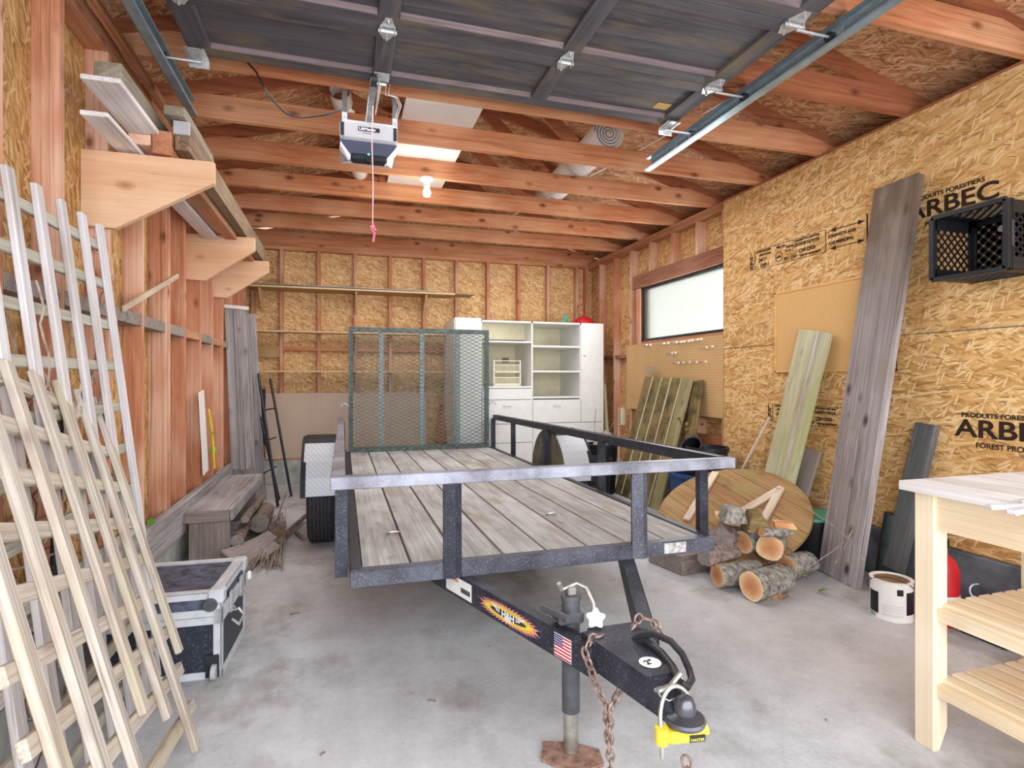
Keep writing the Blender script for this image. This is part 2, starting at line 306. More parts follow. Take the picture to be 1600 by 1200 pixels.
# ------------------------------------------------------------------ object helpers
def wm(o):
    m = o.matrix_basis.copy(); p = o.parent
    while p: m = p.matrix_basis @ m; p = p.parent
    return m
def tag(o, label=None, cat=None, group=None, kind=None):
    if label: o['label'] = label
    if cat: o['category'] = cat
    if group: o['group'] = group
    if kind: o['kind'] = kind
    return o
def empty(name, loc=(0, 0, 0), label=None, cat=None, group=None, kind=None, rot=None):
    o = bpy.data.objects.new(name, None); COL.objects.link(o); o.empty_display_size = 0.1
    m = Matrix.Translation(loc)
    if rot: m = m @ rot.to_4x4()
    o.matrix_basis = m
    return tag(o, label, cat, group, kind)
class MB:
    def __init__(s): s.bm = bmesh.new()
    def box(s, c, d, rot=None, bev=0.0, mi=0):
        r = bmesh.ops.create_cube(s.bm, size=1.0); vs = r['verts']
        for v in vs:
            p = Vector((v.co.x*d[0], v.co.y*d[1], v.co.z*d[2]))
            if rot: p = rot @ p
            v.co = p+Vector(c)
        if bev:
            es = list({e for v in vs for e in v.link_edges}); bmesh.ops.bevel(s.bm, geom=es, offset=bev, segments=1, affect='EDGES')
        return s
    def mm(s, a, b, bev=0.0):
        a = Vector(a); b = Vector(b); return s.box((a+b)/2, (abs(b.x-a.x), abs(b.y-a.y), abs(b.z-a.z)), None, bev)
    def hexa(s, q0, q1):
        a = [s.bm.verts.new(p) for p in q0]; b = [s.bm.verts.new(p) for p in q1]; n = len(a)
        fs = [s.bm.faces.new(a), s.bm.faces.new(list(reversed(b)))]
        for i in range(n): fs.append(s.bm.faces.new((a[i], b[i], b[(i+1) % n], a[(i+1) % n])))
        bmesh.ops.recalc_face_normals(s.bm, faces=fs); return s
    def prism(s, pts, vec):
        vec = Vector(vec); q = [Vector(p) for p in pts]; return s.hexa(q, [p+vec for p in q])
    def bar(s, p0, p1, w, t, up=(0, 0, 1), bev=0.0):
        p0 = Vector(p0); p1 = Vector(p1); x = (p1-p0).normalized(); z = Vector(up); z = (z-x*z.dot(x))
        if z.length < 1e-5: z = Vector((0, 1, 0)); z = z-x*z.dot(x)
        z.normalize(); y = z.cross(x); R = Matrix((x, y, z)).transposed()
        return s.box((p0+p1)/2, ((p1-p0).length, w, t), R, bev)
    def tube(s, pts, r, seg=8, caps=True, radii=None):
        pts = [Vector(p) for p in pts]; rings = []; prev = None
        for i, p in enumerate(pts):
            d = (pts[min(i+1, len(pts)-1)]-pts[max(i-1, 0)]).normalized()
            if prev is None:
                a = Vector((0, 0, 1)) if abs(d.z) < 0.9 else Vector((1, 0, 0))
            else: a = prev
            a = (a-d*a.dot(d)).normalized(); b = d.cross(a); prev = a; rr = radii[i] if radii else r
            rings.append([s.bm.verts.new(p+a*rr*math.cos(2*math.pi*k/seg)+b*rr*math.sin(2*math.pi*k/seg)) for k in range(seg)])
        for i in range(len(rings)-1):
            for k in range(seg): s.bm.faces.new((rings[i][k], rings[i][(k+1) % seg], rings[i+1][(k+1) % seg], rings[i+1][k]))
        if caps: s.bm.faces.new(list(reversed(rings[0]))); s.bm.faces.new(rings[-1])
        return s
    def ring(s, c, n, R, r, seg=20, rs=6, a0=0, a1=2*math.pi, squash=1.0, axis=None):
        c = Vector(c); n = Vector(n).normalized(); a = Vector(axis) if axis else (Vector((0, 0, 1)) if abs(n.z) < 0.9 else Vector((1, 0, 0)))
        a = (a-n*a.dot(n)).normalized(); b = n.cross(a); full = abs(a1-a0-2*math.pi) < 1e-4
        P = [c+a*R*math.cos(a0+(a1-a0)*i/seg)+b*R*squash*math.sin(a0+(a1-a0)*i/seg) for i in range(seg+1)]
        return s.tube(P, r, rs, not full)
    def lathe(s, c, prof, seg=28, axis='Z', wob=0.0):
        c = Vector(c); rings = []
        for (r, h) in prof:
            ring = []
            for k in range(seg):
                a = 2*math.pi*k/seg; rr = max(r, 1e-4)
                p = Vector((rr*math.cos(a), rr*math.sin(a), h))
                if axis == 'X': p = Vector((h, rr*math.cos(a), rr*math.sin(a)))
                if axis == 'Y': p = Vector((rr*math.cos(a), h, rr*math.sin(a)))
                ring.append(s.bm.verts.new(c+p))
            rings.append(ring)
        for i in range(len(rings)-1):
            for k in range(seg): s.bm.faces.new((rings[i][k], rings[i][(k+1) % seg], rings[i+1][(k+1) % seg], rings[i+1][k]))
        return s
    def xf(s, m):
        bmesh.ops.transform(s.bm, matrix=m, verts=s.bm.verts); return s
    def build(s, name, mat, parent=None, local=False, smooth=False, origin='base', label=None, cat=None, group=None, kind=None, autos=35):
        bmesh.ops.recalc_face_normals(s.bm, faces=s.bm.faces)
        me = bpy.data.meshes.new(name); o = bpy.data.objects.new(name, me); COL.objects.link(o)
        if parent is not None:
            o.parent = parent
            if not local: s.bm.transform(wm(parent).inverted())
        elif origin == 'base' and len(s.bm.verts):
            xs = [v.co for v in s.bm.verts]; lo = Vector([min(v[i] for v in xs) for i in range(3)]); hi = Vector([max(v[i] for v in xs) for i in range(3)])
            c = Vector(((lo.x+hi.x)/2, (lo.y+hi.y)/2, lo.z)); s.bm.transform(Matrix.Translation(-c)); o.location = c
        s.bm.to_mesh(me); s.bm.free(); me.materials.append(mat)
        if smooth:
            for p in me.polygons: p.use_smooth = True
            try: me.set_sharp_from_angle(angle=math.radians(autos))
            except Exception: pass
        return tag(o, label, cat, group, kind)
def board(name, p0, p1, w, t, mat, parent=None, up=(0, 0, 1), label=None, cat=None, group=None, kind=None, bev=0.0025, bend=0.0, taper=1.0, ragged=0.0, local=False):
    """a plank of its own: local x along the grain, y the width, z the thickness"""
    p0 = Vector(p0); p1 = Vector(p1); x = (p1-p0).normalized(); z = Vector(up); z = z-x*z.dot(x)
    if z.length < 1e-5: z = Vector((0, 1, 0)); z = z-x*z.dot(x)
    z.normalize(); y = z.cross(x); L = (p1-p0).length
    bm = bmesh.new(); seg = 1 if not (bend or ragged) else 10
    rings = []
    for i in range(seg+1):
        f = i/seg; ww = w*(1+(taper-1)*f)/2; off = bend*math.sin(math.pi*f)
        cs = [(-ww, -t/2), (ww, -t/2), (ww, t/2), (-ww, t/2)]
        jx = 0
        rings.append([bm.verts.new((f*L+(random.uniform(-1, 1)*ragged if i in (0, seg) else 0), a+random.uniform(-1, 1)*ragged*0.25, b+off)) for a, b in cs])
    for i in range(seg):
        for k in range(4): bm.faces.new((rings[i][k], rings[i][(k+1) % 4], rings[i+1][(k+1) % 4], rings[i+1][k]))
    bm.faces.new(list(reversed(rings[0]))); bm.faces.new(rings[-1])
    bmesh.ops.recalc_face_normals(bm, faces=bm.faces)
    if bev:
        es = [e for e in bm.edges if e.calc_face_angle(0) > 0.5]; bmesh.ops.bevel(bm, geom=es, offset=min(bev, t*0.3), segments=1, affect='EDGES')
    me = bpy.data.meshes.new(name); bm.to_mesh(me); bm.free(); me.materials.append(mat)
    o = bpy.data.objects.new(name, me); COL.objects.link(o)
    m = Matrix((x, y, z)).transposed().to_4x4(); m.translation = p0
    if parent is not None:
        o.parent = parent
        if not local: m = wm(parent).inverted() @ m
    o.matrix_basis = m
    return tag(o, label, cat, group, kind)
def quadboard(name, a0, a1, b1, b0, t, mat, **kw):
    """front face given by foot corners a0,a1 and top corners b0,b1; thickness t behind it"""
    a0, a1, b0, b1 = map(Vector, (a0, a1, b0, b1)); fm = (a0+a1)/2; tm = (b0+b1)/2
    x = (tm-fm).normalized(); y = (a1-a0)+(b1-b0); y = (y-x*y.dot(x)).normalized(); z = x.cross(y)
    w = ((a1-a0).length+(b1-b0).length)/2
    toc = Vector((0, 0, EYE))-fm
    if z.dot(toc) < 0: z = -z
    return board(name, fm-z*t/2, tm-z*t/2, w, t, mat, up=z, **kw)
def text(body, size, origin, right, up, mat, parent, name='print', offset=0.0, thick=0.0004, align='LEFT', sx=1.0):
    c = bpy.data.curves.new('t', 'FONT'); c.body = body; c.size = size; c.offset = offset; c.align_x = align; c.extrude = thick
    o = bpy.data.objects.new('t', c); COL.objects.link(o); bpy.context.view_layer.update()
    dg = bpy.context.evaluated_depsgraph_get(); me = bpy.data.meshes.new_from_object(o.evaluated_get(dg)); bpy.data.objects.remove(o)
    right = Vector(right).normalized(); up = Vector(up); up = (up-right*up.dot(right)).normalized(); n = right.cross(up)
    m = Matrix((right, up, n)).transposed().to_4x4(); m.translation = Vector(origin)
    me.transform(m @ Matrix.Diagonal((sx, 1, 1, 1)))
    q = bpy.data.objects.new(name, me); COL.objects.link(q); me.materials.clear(); me.materials.append(mat)
    q.parent = parent; me.transform(wm(parent).inverted()); q.name = name
    return q

# ================================================================== THE SETTING
XL, XR, YB = -1.09, 3.134, 6.86      # sheathing faces left / right lining / back stud face
YF = 0.10
PLT = 2.735                           # top of the plates
f = MB(); f.mm((-2.2, -2.6, -0.12), (4.3, 7.3, 0.0)); f.build('floor', M['floor'], origin=None, kind='structure')
# left wall
wl = empty('wall_left', (XL, 3.5, 0), kind='structure')
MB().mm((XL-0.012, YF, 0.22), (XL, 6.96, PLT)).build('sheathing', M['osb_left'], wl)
MB().mm((XL-0.16, YF, 0.0), (XL+0.088, 6.96, 0.24), 0.008).build('curb', M['crete_curb'], wl)
MB().mm((XL, YF, 0.24), (XL+0.089, 6.86, 0.278)).build('bottom_plate', M['studY'], wl)
for k in range(2): MB().mm((XL, YF, PLT-0.038*(k+1)), (XL+0.089, 6.95, PLT-0.038*k), 0.002).build('top_plate', M['studY'], wl)
LST = [0.30, 0.62, 1.03, 1.43, 1.84, 2.06, 2.455, 2.90, 3.335, 3.74, 3.80, 4.155, 4.575, 4.97, 5.37, 5.775, 6.18, 6.6]
for y in LST:
    MB().mm((XL, y, 0.278), (XL+0.089, y+0.038, PLT-0.076), 0.0015).build('stud', M['studZ'], wl)
for a, b in zip(LST[4:-1], LST[5:]):
    if b-a < 0.1: continue
    MB().mm((XL+0.004, a+0.04, 1.478+random.uniform(-.004, .004)), (XL+0.091, b-0.002, 1.535), 0.002).build('blocking', M['brownold'] if random.random() < .8 else M['studY'], wl)
# right wall
wr = empty('wall_right', (XR, 3.5, 0), kind='structure')
XS = 3.234
MB().mm((XS, 4.0, 0.22), (XS+0.012, 6.96, 1.61)).mm((XS, 4.0, 2.22), (XS+0.012, 6.96, PLT)).mm((XS, 5.50, 1.61), (XS+0.012, 6.96, 2.22)).mm((XS, 4.0, 1.61), (XS+0.012, 4.085, 2.22)).build('sheathing', M['osb_right'], wr)
MB().mm((XR-0.003, YF, 1.46), (XR+0.012, 4.065, 2.72)).build('lining_panel', M['osb_right'], wr)
MB().mm((XR+0.001, YF, 0.30), (XR+0.012, 4.065, 1.455)).build('lining_panel', osb('osb_right_lower', 1, 2, [(p, tuple(min(255, x*1.03) for x in c)) for p, c in OSB_W], -0.15), wr)
MB().mm((XR+0.012, YF, 0.2), (XR+0.03, 4.06, PLT)).build('backing', M['osb_right'], wr)
MB().mm((XR-0.02, YF, 0.0), (XR+0.25, 4.5, 0.29), 0.006).build('curb', M['crete_dark'], wr)
MB().mm((XR-0.0, 4.5, 0.0), (XR+0.25, 6.96, 0.24), 0.006).build('curb', M['crete_curb'], wr)
MB().mm((XR+0.011, 4.06, 0.24), (XS, 6.86, 0.278)).build('bottom_plate', M['studY'], wr)
for k in range(2): MB().mm((XR+0.011, YF, PLT-0.038*(k+1)), (XS, 6.95, PLT-0.038*k), 0.002).build('top_plate', M['studY'], wr)
MB().mm((XR-0.004, YF, 2.722), (XR+0.014, 4.07, 2.735)).build('panel_edge', M['studdark'], wr)
for y in (6.50, 6.10, 5.69): MB().mm((XR+0.011, y, 0.278), (XS, y+0.038, PLT-0.076), 0.0015).build('stud', M['studZ'], wr)
for y in (5.28, 4.855, 4.45, 4.07):
    MB().mm((XR+0.011, y, 2.35), (XS, y+0.038, PLT-0.076), 0.0015).build('cripple_stud', M['studZ'], wr)
    MB().mm((XR+0.011, y, 0.278), (XS, y+0.038, 1.57), 0.0015).build('cripple_stud', M['studZ'], wr)
MB().mm((XR+0.008, 5.50, 0.278), (XS, 5.585, 2.2), 0.0015).build('trimmer_stud', M['studZ'], wr)
MB().mm((XR+0.005, 4.06, 2.205), (XS, 5.64, 2.35), 0.002).build('header', M['studYd'], wr)
MB().mm((XR+0.03, 4.06, 1.57), (XS+0.02, 5.52, 1.61), 0.002).build('sill_plate', M['studY'], wr)
for a, b in ((5.73, 6.10), (6.14, 6.50)): MB().mm((XR+0.015, a, 1.44), (XS, b, 1.48), 0.002).build('blocking', M['studYd'], wr)
MB().mm((XR-0.0045, 2.35, 1.4575), (XR-0.003, YF+0.9, 1.4605)).build('chalk_line', M['inkb'], wr)
# back wall
wb = empty('wall_back', (1.0, YB, 0), kind='structure')
YS = YB+0.089
MB().mm((-1.25, YS, 0.22), (3.4, YS+0.012, 2.80)).build('sheathing', M['osb_back'], wb)
MB().mm((-1.25, YB-0.03, 0), (3.4, YS+0.1, 0.27), 0.006).build('curb', M['crete_curb'], wb)
MB().mm((XL, YB, 0.27), (XS, YS, 0.308)).build('bottom_plate', M['studX'], wb)
for k in range(2): MB().mm((XL+0.09, YB-0.004*k, 2.677+0.038*k), (XS, YS, 2.715+0.038*k), 0.002).build('top_plate', M['studX'], wb)
bx = [-0.674+0.4064*i for i in range(10)]
for x in bx: MB().mm((x-0.019, YB, 0.308), (x+0.019, YS, 2.677), 0.0015).build('stud', M['studZ'], wb)
MB().mm((XL+0.10, YB, 0.3), (XL+0.14, YS, 2.677)).mm((XS-0.13, YB, 0.3), (XS-0.09, YS, 2.677)).build('stud', M['studZ'], wb)
for a, b in zip(bx[:-1], bx[1:]):
    MB().mm((a+0.02, YB+0.012, 1.52), (b-0.02, YS, 1.565), 0.002).build('blocking', M['studX'], wb)
MB().mm((XL+0.02, YB+0.01, 1.44), (bx[0]-0.02, YS, 1.58), 0.002).build('blocking', M['tan_shelf'], wb)
# front wall behind the camera, its doorway widened to let in more light
wf = empty('wall_front', (1.0, YF, 0), kind='structure')
MB().mm((-1.25, YF-0.1, 0), (-0.98, YF, 2.8)).mm((3.0, YF-0.1, 0), (3.4, YF, 2.8)).mm((-0.98, YF-0.1, 2.62), (3.0, YF, 2.8)).build('sheathing', M['osb_back'], wf)
# roof: trusses with 3/12 pitch
ce = empty('ceiling', (1.02, 3.5, PLT), kind='structure')
XC = 1.03
def zu(x, off=0.0): return 2.80+off+0.25*(2.165-abs(x-XC)-0.09)
TR = [0.60, 1.21, 1.82, 2.43, 3.04, 3.65, 4.26, 4.87, 5.48, 6.09]
for i, y in enumerate(TR):
    j = random.uniform(-.012, .012)
    ob = MB(); zc = PLT
    ob.prism([(XL-0.05, y, zc), (XS+0.05, y, zc), (XS+0.05, y, zc+0.055), (XS-0.30, y, zc+0.14), (XL+0.30, y, zc+0.14), (XL-0.05, y, zc+0.055)], (0, 0.038, 0))
    ob.build('bottom_chord', M['studX'] if i != 3 else M['studdark'], ce)
    for s in (-1, 1):
        xe = XC+s*2.62
        t = MB(); t.prism([(XC, y+0.002, zu(XC)), (xe, y+0.002, zu(xe)), (xe, y+0.002, zu(xe)+0.09), (XC, y+0.002, zu(XC)+0.09)], (0, 0.034, 0)); t.build('top_chord', M['studdark'], ce)
        t = MB(); t.bar((XC+s*(0.72 if s < 0 else 0.55), y+0.019, zc+0.13), (XC+s*0.03, y+0.019, zu(XC)), 0.030, 0.089, up=(0, 0, 1)); t.build('web', M['studdark'], ce)
        if s > 0 and y > 3.3: continue
        t = MB(); t.bar((XC+s*0.76, y+0.019, zc+0.13), (XC+s*1.15, y+0.019, zu(XC+s*1.15)), 0.026, 0.089, up=(0, 0, 1)); t.build('web', M['studdark'], ce)
for s in (-1, 1):
    xe = XC+s*2.62
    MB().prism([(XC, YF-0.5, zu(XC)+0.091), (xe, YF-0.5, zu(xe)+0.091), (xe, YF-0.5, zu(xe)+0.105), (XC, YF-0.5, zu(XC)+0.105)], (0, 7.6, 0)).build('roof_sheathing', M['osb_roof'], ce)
    MB().mm((xe, YF-0.5, 2.52), (xe+s*0.03, 7.2, 2.83)).build('fascia_light_stop', M['studY'], ce)  # unseen eave board, added to keep light from leaking in
    MB().mm((XC+s*2.18, YF-0.1, 2.70), (xe, 7.0, 2.715)).build('soffit_light_stop', M['brownold'], ce)  # unseen too, added to close the eave against light from below
gb = MB(); gb.prism([(XL, YB, 2.753), (XS, YB, 2.753), (XS, YB, 2.753+0.14), (XL, YB, 2.753+0.14)], (0, 0.038, 0)); gb.build('bottom_chord', M['studX'], ce)
MB().prism([(XL-0.2, YS, 2.80), (XS+0.2, YS, 2.80), (XC, YS, zu(XC)+0.09)], (0, 0.012, 0)).build('gable_sheathing', M['osb_back'], ce)
MB().prism([(XL-0.2, YF-0.08, 2.80), (XS+0.2, YF-0.08, 2.80), (XC, YF-0.08, zu(XC)+0.09)], (0, -0.012, 0)).build('gable_sheathing', M['osb_back'], ce)
# window
wn = empty('window_1', (XS, 4.78, 1.61), kind='structure')
MB().mm((XS-0.07, 4.085, 1.61), (XS-0.03, 5.50, 1.635)).mm((XS-0.07, 4.085, 2.17), (XS-0.03, 5.50, 2.205)).mm((XS-0.07, 4.085, 1.61), (XS-0.03, 4.11, 2.2)).mm((XS-0.07, 5.475, 1.61), (XS-0.03, 5.5, 2.2)).build('window_frame', M['dkmetal'], wn)
MB().mm((XS-0.055, 4.10, 1.63), (XS-0.049, 5.48, 2.18)).build('pane', M['glass'], wn)
MB().mm((XS-0.03, 5.44, 1.61), (XS+0.01, 5.455, 2.2)).build('frame_bar', M['whitep'], wn)
MB().mm((XS+0.01, 4.0, 1.5), (XS+0.05, 5.6, 1.61)).mm((XS+0.01, 4.0, 2.2), (XS+0.05, 5.6, 2.3)).build('window_trim', M['brownold'], wn)
# baseboard plank on the left curb
board('baseboard_left', (XL+0.11, YF+0.02, 0.325), (XL+0.11, 6.3, 0.325), 0.205, 0.038, M['gray'], up=(1, 0, 0), kind='structure')
# print on the right-hand lining
def stampY(u, v): return onX(u, v, XR-0.0045)
def wtext(body, u, v, size, sx=1.0, off=0.0): return text(body, size, stampY(u, v), (0, -1, 0), (0, 0, 1), M['ink'], wr, 'printed_text', off, 0.0003, sx=sx)
def wline(p, q, w): MB().bar(p, q, w, 0.0006, up=(1, 0, 0)).build('printed_line', M['ink'], wr)
def stamp_block(u0, v0, k=1.0):
    o = stampY(u0, v0); Y0, Z0 = o.y, o.z; x = XR-0.0048 if Z0 > 1.46 else XR-0.0008
    def T(b, dy, dz, size, sx=1.0, off=0.0003): text(b, size*k, (x, Y0-dy*k, Z0+dz*k), (0, -1, 0), (0, 0, 1), M['ink'], wr, 'printed_text', off+0.0006, 0.0003, sx=sx)
    def Ln(a, b, w=0.003): MB().bar((x, Y0-a[0]*k, Z0+a[1]*k), (x, Y0-b[0]*k, Z0+b[1]*k), w, 0.0006, up=(1, 0, 0)).build('printed_line', M['ink'], wr)
    T('A P A', 0.0, 0.0, 0.0, 1) if False else None
    text('APA', 0.04*k, (x, Y0-0.03*k, Z0), (0, 0, 1), (0, 1, 0), M['ink'], wr, 'printed_text', 0.0006, 0.0003, sx=1.35)
    Ln((0.0, -0.005), (0.0, 0.13), 0.007); Ln((0.045, -0.005), (0.045, 0.13), 0.005); Ln((0.06, 0.13), (0.66, 0.13)); Ln((0.06, -0.005), (0.66, -0.005)); Ln((0.66, -0.005), (0.66, 0.13), 0.004); Ln((0.40, 0.05), (0.40, 0.13))
    T('RATED SHEATHING', 0.06, 0.112, 0.016); T('SPAN RATING', 0.09, 0.085, 0.018); T('24/16', 0.08, 0.045, 0.036, 1, 0.0008); T('EXP 1', 0.10, 0.005, 0.034, 1, 0.0008)
    T('MILL 568', 0.25, 0.105, 0.02); T('0.418 IN', 0.34, 0.09, 0.016); T('PS 2-10', 0.33, 0.065, 0.016); T('7/16 CAT', 0.32, 0.008, 0.028, 1, 0.0008)
    T('CONSTRUCTION SHEATHING', 0.41, 0.112, 0.015); T('1R24/2F16/W24', 0.41, 0.08, 0.03, 1, 0.0006); T('CSA O325', 0.45, 0.036, 0.03, 1, 0.0008); T('PRP-108 REVETMENT', 0.46, 0.006, 0.018)
    MB().ring((x, Y0-0.275*k, Z0+0.045*k), (1, 0, 0), 0.032*k, 0.0022, 20, 4).build('printed_ring', M['ink'], wr); T('APA', 0.25, 0.036, 0.024, 1, 0.0006)
    for z in (0.005, 0.115):
        Ln((0.70, z), (0.92, z), 0.005)
        for s, e in ((-1, 0.69), (1, 0.93)):
            MB().prism([(x, Y0-e*k, Z0+z*k), (x, Y0-(e-s*0.045)*k, Z0+(z+0.014)*k), (x, Y0-(e-s*0.045)*k, Z0+(z-0.014)*k)], (-0.0005, 0, 0)).build('printed_arrow', M['ink'], wr)
    T('STRENGTH AXIS', 0.68, 0.072, 0.026, 1, 0.0006); T('AXE PRINCIPAL', 0.68, 0.03, 0.026, 1, 0.0006); Ln((0.945, -0.03), (0.945, 0.15), 0.010)
stamp_block(1173, 423, 1.1)
def big_logo(Y0, Z0, x):
    T = lambda b, dy, dz, size, off, sx=1.0: text(b, size, (x, Y0-dy, Z0+dz), (0, -1, 0), (0, 0, 1), M['ink'], wr, 'printed_text', off, 0.0003, sx=sx)
    T('PRODUITS FORESTIERS', 0.03, 0.12, 0.032, 0.0010, 1.15); T('ARBEC', 0.0, 0.02, 0.125, 0.0028, 1.25); T('FOREST PRODUCTS', 0.10, -0.035, 0.038, 0.0008, 1.0)
a = stampY(1418, 352); big_logo(a.y, a.z, XR-0.0048)
a = onX(1493, 684, XR); big_logo(a.y, a.z-0.005, XR-0.0008)
a = onX(1262, 668, XR)
stamp_block(1200, 657)
MB().bar((XR-0.0006, 1.0, 0.0), (XR-0.0006, 0.9, 0.0), 0.001, 0.0005).build('printed_line', M['ink'], wr)

# ================================================================== LEFT SIDE: brackets, timbers, trellises
for i, (y, zt, xt) in enumerate(((2.855, 2.20, -0.568), (4.53, 2.25, -0.629), (5.33, 2.235, -0.627))):
    q = [(XL+0.002, y, zt), (xt, y, zt), (xt, y, zt-0.097), (XL+0.13, y, zt-0.335), (XL+0.002, y, zt-0.33)]
    nm = ['nearest of the three, holding timber ends', 'middle one of the three under the overhead timbers', 'farthest of the three, above the bench'][i]
    MB().prism(q, (0, 0.036, 0)).build('shelf_bracket', M['ply'], None, label='triangular plywood bracket on the left studs, '+nm, cat='bracket')
TB = 'timbers resting on the left brackets'
def timber(x0, x1, y0, y1, z0, z1, mat, label, name='timber', rag=0.0):
    xm, zm = (x0+x1)/2, (z0+z1)/2
    return board(name, (xm, y0, zm), (xm, y1, zm), x1-x0, z1-z0, mat, label=label, cat='lumber', group=TB, ragged=rag)
BX = {'beam_orange': wood('orange_old_timber', (196, 134, 98), (150, 96, 66), 'X', 0.4, (90, 56, 40), stain=(150, 138, 110)), 'mossend': wood('mossy_timber', (158, 146, 128), (104, 94, 80), 'X', 0.4, (60, 50, 42), stain=(120, 116, 96)), 'beam_old': wood('old_timber_x', (158, 130, 102), (108, 82, 60), 'X', 0.4, (60, 46, 36), stain=(128, 116, 94), tint=(160, 138, 112), cracks=0.8),
      'beam_pink': wood('pale_fir_x', (226, 184, 160), (200, 148, 120), 'X', 0.3, (150, 100, 76)),
      'white_board': wood('white_painted_board_x', (226, 222, 222), (206, 200, 200), 'X', 0, bumps=0.03)}
timber(-0.965, -0.87, 2.52, 4.6, 2.215, 2.234, BX['white_board'], 'white board closest to the left wall on the overhead brackets')
timber(-0.93, -0.80, 2.43, 4.4, 2.312, 2.331, BX['white_board'], 'wide white board lying over the pale fir two-by-four on the brackets')
timber(-0.925, -0.835, 2.90, 5.6, 2.262, 2.310, BX['beam_pink'], 'pale pinkish fir timber end resting on the nearest bracket')
timber(-0.828, -0.752, 2.89, 5.6, 2.225, 2.332, BX['beam_orange'], 'orange-brown old timber with a mossy end, between the pale fir and the outer timber', rag=0.006)
timber(-0.745, -0.685, 2.92, 5.65, 2.262, 2.392, BX['beam_old'], 'brown outer timber along the bracket tips, with a small white block on its end')
timber(-0.775, -0.69, 2.86, 3.45, 2.396, 2.442, BX['mossend'], 'short mossy crumbling timber piece on top of the outer timber', rag=0.012)
timber(-0.895, -0.805, 2.46, 4.9, 2.334, 2.402, BX['mossend'], 'weathered grey timber lying on top of the wide white board', rag=0.008)
MB().mm((-0.748, 2.905, 2.330), (-0.680, 2.919, 2.392), 0.002).build('end_block', M['openergrey'], None, label='small whitish block on the end of the outer overhead timber', cat='block')
MB().mm((-0.975, 0.5, 2.700), (-0.935, 3.50, 2.734), 0.002).build('ledger_strip', M['studY'], wl)
def trellis(label, O, U, Vv, lens, cross, wv, tv, mv, mc, starts=None, cr=None):
    """O origin, U up direction, Vv across direction; lens: list of (offset, start, end); cross: (height, a, b)"""
    O = Vector(O); U = Vector(U).normalized(); Vv = Vector(Vv); Vv = (Vv-U*Vv.dot(U)).normalized(); n = U.cross(Vv)
    if n.dot(Vector((0, 0, EYE))-O) < 0: n = -n
    root = empty('trellis', O, label, 'trellis')
    for (o, a, b) in lens:
        board('upright_lath', O+Vv*o+U*a+n*tv/2, O+Vv*o+U*b+n*tv/2, wv*random.uniform(.93, 1.07), tv, mv, root, up=n, ragged=0.003)
    for (h, a, b) in cross:
        board('cross_lath', O+Vv*a+U*h-n*tv/2, O+Vv*b+U*h-n*tv/2, wv*0.85, tv, mc, root, up=n, ragged=0.003)
    return root
# tall one at the back: uprights white, cross laths behind
Ux = Vector((-0.215, 0.0, 1.81)); 
trellis('tall white garden trellis leaning on the left studs, the rear and higher of the two', (-0.70, 2.53, 0.012), Ux, (0, -1, 0.0),
        [(0.0, 0.02, 1.80), (0.155, 0.0, 1.80), (0.31, 0.0, 1.80), (0.465, 0.0, 1.80), (0.62, 0.0, 1.80), (0.775, 0.0, 1.8), (0.93, 0.0, 1.8)],
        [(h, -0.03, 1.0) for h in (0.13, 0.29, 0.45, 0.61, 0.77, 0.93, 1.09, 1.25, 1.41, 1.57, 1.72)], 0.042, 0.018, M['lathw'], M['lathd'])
# shorter one in front, slanted
U2 = Vector((-0.36, 0.205, 1.0)); V2 = Vector((0.06, -1.0, 0.19))
sh = [(0.0, 0.25, 1.21), (0.165, -0.03, 1.205), (0.33, 0.13, 1.20), (0.495, 0.20, 1.19), (0.66, -0.09, 1.18), (0.825, -0.09, 1.18), (0.99, 0.0, 1.15)]
trellis('yellowish treated-wood trellis with broken lath ends, leaning in front of the tall white one', (-0.475, 2.16, 0.012), U2, V2, sh,
        [(0.06+0.135*i, -0.03+(0.10 if i in (0, 1) else 0)*0, 1.05) for i in range(9)], 0.046, 0.02, M['lathy'], M['lathy'])
# vines and leaves
def wander(p, d, n, step, jit):
    p = Vector(p); d = Vector(d).normalized(); out = [p.copy()]
    for i in range(n):
        d = (d+Vector([random.gauss(0, jit) for _ in range(3)])).normalized(); p = p+d*step; out.append(p.copy())
    return out
def clampv(ps): return [V((min(-0.80, max(-0.99, q.x)), q.y, min(1.5, max(0.05, q.z)))) for q in ps]
vb = MB(); vd = MB()
for k in range(16):
    s = Vector((-0.93+random.uniform(0, .1), random.uniform(1.9, 2.6), random.uniform(0.2, 1.3)))
    vb.tube(clampv(wander(s, (random.uniform(-.1, .2), random.uniform(-.6, .3), random.uniform(-.2, 1)), 9, 0.045, 0.28)), 0.0035, 5)
for k in range(18):
    s = Vector((-0.90+random.uniform(0, .15), random.uniform(1.7, 2.5), random.uniform(0.1, 1.0)))
    vd.tube(clampv(wander(s, (random.uniform(-.1, .1), random.uniform(-1, .6), random.uniform(-.5, .8)), 8, 0.04, 0.3)), 0.0025, 5)
for pts in ([onX(143, 600, -.86), onX(152, 540, -.87), onX(155, 495, -.89), onX(158, 460, -.9), onX(181, 428, -.92)], [onX(150, 640, -.85), onX(163, 600, -.85), onX(167, 560, -.86), onX(158, 528, -.87)],
            [onX(40, 553, -.88), onX(70, 585, -.86), onX(90, 640, -.84)], [onX(112, 448, -.9), onX(122, 480, -.9), onX(128, 515, -.9), onX(134, 565, -.89), onX(150, 600, -.88)], [onX(182, 480, -.93), onX(182, 505, -.93), onX(174, 522, -.93)]):
    vb.tube(pts, 0.0035, 5)
vb.build('dry_vine', M['vine'], None, label='pale dry vine stems twined through the two trellises', cat='vine', kind='stuff')
vd.build('dark_vine', M['vined'], None, label='dark thin vine stems tangled behind the trellis laths', cat='vine', kind='stuff')
